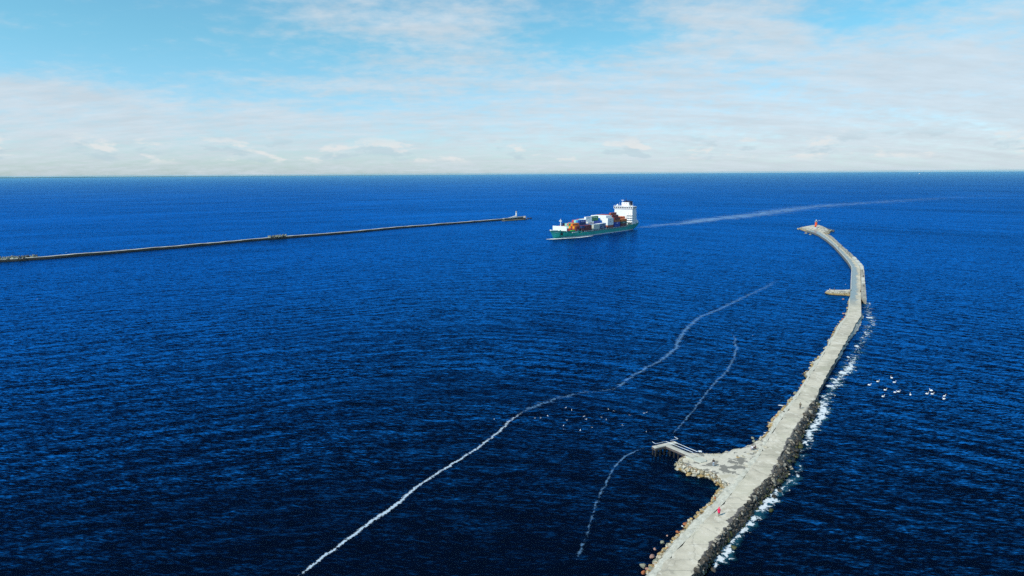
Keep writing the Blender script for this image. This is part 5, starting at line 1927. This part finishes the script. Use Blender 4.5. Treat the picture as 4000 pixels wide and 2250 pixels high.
FARP = [((3241, 1138, 1.4), ('white_jacket', (0.75, 0.73, 0.82)), BLK, 'stand', 'person in white top and dark trousers at the tip of the spur'),
        ((3259, 1137, 1.4), ('slate_jacket', (0.06, 0.08, 0.14)), BLK, 'stand', 'person in dark blue standing halfway along the spur'),
        ((3276.5, 969, DZ), ('charcoal_jacket', (0.05, 0.055, 0.05)), BLK, 'walk', 'person in dark clothes walking on the wet far deck'),
        ((3238.5, 937, DZ), ('white_jacket', (0.75, 0.73, 0.82)), BLK, 'stand', 'person in white near the lighthouse end of the deck'),
        ((3289, 963.5, 3.2), BLK, BLK, 'stand', 'dark figure standing on the wave wall, furthest from the camera'),
        ((3313, 985, 3.1), BLK, BLK, 'sit', 'dark figure sitting on the wave wall above the bend'),
        ((3319.5, 994, 3.1), ('charcoal_jacket', (0.05, 0.055, 0.05)), BLK, 'sit', 'dark grey figure sitting nearer the pale blocks of the wall'),
        ((3367.5, 1063, 3.2), ('olive_jacket', (0.07, 0.07, 0.04)), BLK, 'stand', 'person in olive standing on the wave wall at the bend'),
        ((3361.5, 1070, DZ), BLK, BLK, 'sit', 'person in black sitting at the foot of the wave wall'),
        ((3373, 1085, 3.2), BLK, BLK, 'stand', 'person in black on the wave wall beside the pale block'),
        ((3374.5, 1119, 3.1), ('charcoal_jacket', (0.05, 0.055, 0.05)), BLK, 'sit', 'dark figure sitting on the lower grey part of the wave wall'),
        ((3362, 1142, DZ), ('brown_jacket', (0.05, 0.03, 0.02)), BLK, 'sit', 'brown figure sitting against the wall opposite the spur')]
for (q, topc, legc, ps, lab) in FARP:
    person(at(*q), rd.uniform(0, 6.28), lab, topc, legc, HAIR, ps, 0, rd.uniform(1.68, 1.8), False, False)

bpy.data.scenes.remove(TMP)

# ------------------------------------------------------------------ birds
SW = mat('swan_white', (0.84, 0.84, 0.82), 0.7, 0.04, 8)
BILL = mat('orange_bill', (0.55, 0.16, 0.02), 0.5, 0.1, 10)


def swan(px, py, a, s, label):
    o = empty('swan', at(px, py, 0.0), a)
    tag(o, label, 'swan', 'white swans swimming right of the breakwater')
    return o


m = MB()
m.tube([(-0.68, 0, 0.24), (-0.55, 0, 0.24), (-0.32, 0, 0.20), (0.0, 0, 0.17), (0.28, 0, 0.18), (0.42, 0, 0.26), (0.46, 0, 0.40), (0.43, 0, 0.58), (0.45, 0, 0.76), (0.52, 0, 0.83), (0.60, 0, 0.82), (0.66, 0, 0.79)],
       [0.02, 0.10, 0.23, 0.28, 0.24, 0.14, 0.075, 0.058, 0.055, 0.068, 0.055, 0.03], 12)
SWB = m.mesh('body', SW, True)
m = MB()
m.tube([(0.655, 0, 0.79), (0.72, 0, 0.765), (0.78, 0, 0.75)], [0.03, 0.024, 0.012], 8)
SWK = m.mesh('bill', BILL, True)
m = MB()
m.ellipsoid((-0.12, 0.17, 0.32), (0.42, 0.10, 0.16), seg=12)
SWW1 = m.mesh('wing', SW, True)
m = MB()
m.ellipsoid((-0.12, -0.17, 0.32), (0.42, 0.10, 0.16), seg=12)
SWW2 = m.mesh('wing', SW, True)
SWANS = [(265, 378, 0, 'leftmost swan, facing right'), (455, 301, 0.2, 'swan second from the left, slightly higher on the picture'), (757, 217, 1.6, 'uppermost swan, small and round, seen from behind'), (825, 319, 0.1, 'swan just below the uppermost one'),
         (620, 490, 0.1, 'swan alone between the lowest left one and the close pair'), (840, 543, 0.2, 'rear swan of the close pair in the middle'), (920, 527, 0.15, 'leading swan of the close pair in the middle'), (573, 636, 0.3, 'lowest swan at the left of the group'),
         (1178, 596, 1.2, 'swan alone in the middle gap of the group'), (1556, 574, 0.1, 'largest looking swan of the right hand trio'), (1640, 500, 2.2, 'upper swan of the right hand trio, head hidden'), (1673, 580, 0.1, 'right swan of the trio facing right'),
         (1945, 628, 0.4, 'upper swan of the last pair at the right end'), (1930, 688, 3.3, 'lower swan of the last pair, facing left')]
for (x, y, a, lab) in SWANS:
    o = swan(3350 + x / 5.724, 1440 + y / 5.724, a, 1.0, 'white ' + lab)
    o.scale = (0.85, 0.85, 0.85)
    for nm, me in (('body', SWB), ('bill', SWK), ('wing', SWW1), ('wing', SWW2)):
        link(nm, me, o)


def gull_mesh(flap, name):
    m = MB()
    m.tube([(-0.26, 0, 0.01), (-0.16, 0, 0.0), (0.0, 0, 0), (0.12, 0, 0.015), (0.19, 0, 0.03), (0.25, 0, 0.02)], [0.012, 0.055, 0.08, 0.07, 0.048, 0.012], 8)
    for s in (-1, 1):
        sec = [(0.05, 0.0, 0.10, 0.02), (0.30, flap * 0.22, 0.09, 0.018), (0.62, flap * 0.22 - 0.05, 0.02, 0.006)]
        pr = None
        for (yy, zz, cw, th) in sec:
            row = [m.v((cw + 0.03, s * yy, zz)), m.v((0, s * yy, zz + th)), m.v((-cw - 0.02, s * yy, zz)), m.v((0, s * yy, zz - th))]
            if pr:
                for i in range(4):
                    m.f((pr[i], pr[(i + 1) % 4], row[(i + 1) % 4], row[i]))
            else:
                m.f(row)
            pr = row
        m.f(pr)
    return m.mesh('gull', GU)
GU = mat('gull_white', (0.62, 0.66, 0.70), 0.7, 0.08, 8)
GM = [gull_mesh(1.2, 'a'), gull_mesh(0.2, 'b'), gull_mesh(2.2, 'c')]
GULLS = [(418, 283, 'beside the bright foam streak'), (1092, 238, 'left of the flock'), (1005, 270, 'left of the flock'), (930, 270, 'left of the flock'), (1322, 135, 'at the top of the flock'), (1395, 172, 'at the top of the flock'), (1331, 295, 'in the left part of the flock'),
         (1292, 360, 'in the left part of the flock'), (1295, 412, 'in the lower part of the flock'), (1503, 422, 'in the lower part of the flock'), (1550, 245, 'in the middle of the flock'), (1575, 287, 'in the middle of the flock'), (1648, 388, 'in the lower part of the flock'), (1770, 258, 'in the right part of the flock'),
         (1830, 290, 'in the right part of the flock'), (1855, 158, 'in the right part of the flock'), (1925, 178, 'in the right part of the flock'), (2030, 362, 'in the right part of the flock'), (2335, 440, 'at the right end of the flock near the jetty'), (2123, 230, 'at the right end of the flock'), (2300, 210, 'at the right end of the flock'), (2338, 200, 'at the right end of the flock')]
GU2 = [((1800 + x / 3.22, 1550 + y / 3.22), 'white gull over the dark water ' + w) for x, y, w in GULLS]
GU2 += [((2941, 1310), 'lone white gull above the end of the right foam trail'), ((3260, 1547), 'white gull skimming the sea right of the khaki walker'), ((3329, 1425), 'white gull over the surf beside the middle deck'), ((3275, 1497), 'white gull over the surf below the large breaker'),
        ((144, 1171), 'lone white gull far left over open water'), ((258, 987), 'white gull just behind the far breakwater at the left'), ((1526, 914), 'white gull below the middle of the far breakwater'), ((3180, 832), 'white gull high behind the red lighthouse'), ((3302.6, 1111), 'white gull gliding just above the spur'),
        ((3293, 1166), 'white gull over the water below the spur'), ((2000 - 300, 2140), 'gull')]
for i, ((x, y), lab) in enumerate(GU2[:-1]):
    o = bpy.data.objects.new('gull', GM[i % 3])
    C.objects.link(o)
    z = 2.0 + (i * 37 % 5) * 0.7
    o.location = at(x, y, z)
    dist = (o.location - camo.location).length
    s = 0.55 if dist < 400 else 0.9
    o.scale = (s, s, s)
    o.rotation_euler = (rd.uniform(-0.5, 0.5), rd.uniform(-0.2, 0.2), rd.uniform(0, 6.28))
    tag(o, lab, 'gull', 'white gulls flying over the water')
# ------------------------------------------------------------------ haze
def haze():
    m, T, out = new_mat('haze_air')
    v = T.node('ShaderNodeVolumePrincipled')
    v.inputs['Color'].default_value = (0.40, 0.82, 1.0, 1)
    v.inputs['Density'].default_value = 2.0e-5
    v.inputs['Anisotropy'].default_value = 0.0
    T.l.new(v.outputs[0], out.inputs['Volume'])
    bm = bmesh.new()
    bmesh.ops.create_cube(bm, size=1.0, matrix=Matrix.Translation((0, 0, 36.5)) @ Matrix.Diagonal((83000, 83000, 75, 1)))
    me = bpy.data.meshes.new('haze')
    bm.to_mesh(me)
    bm.free()
    me.materials.append(m)
    o = bpy.data.objects.new('haze', me)
    C.objects.link(o)
    o['kind'] = 'stuff'
    o['label'] = 'thin pale sea haze that lightens the water near the horizon'
haze()
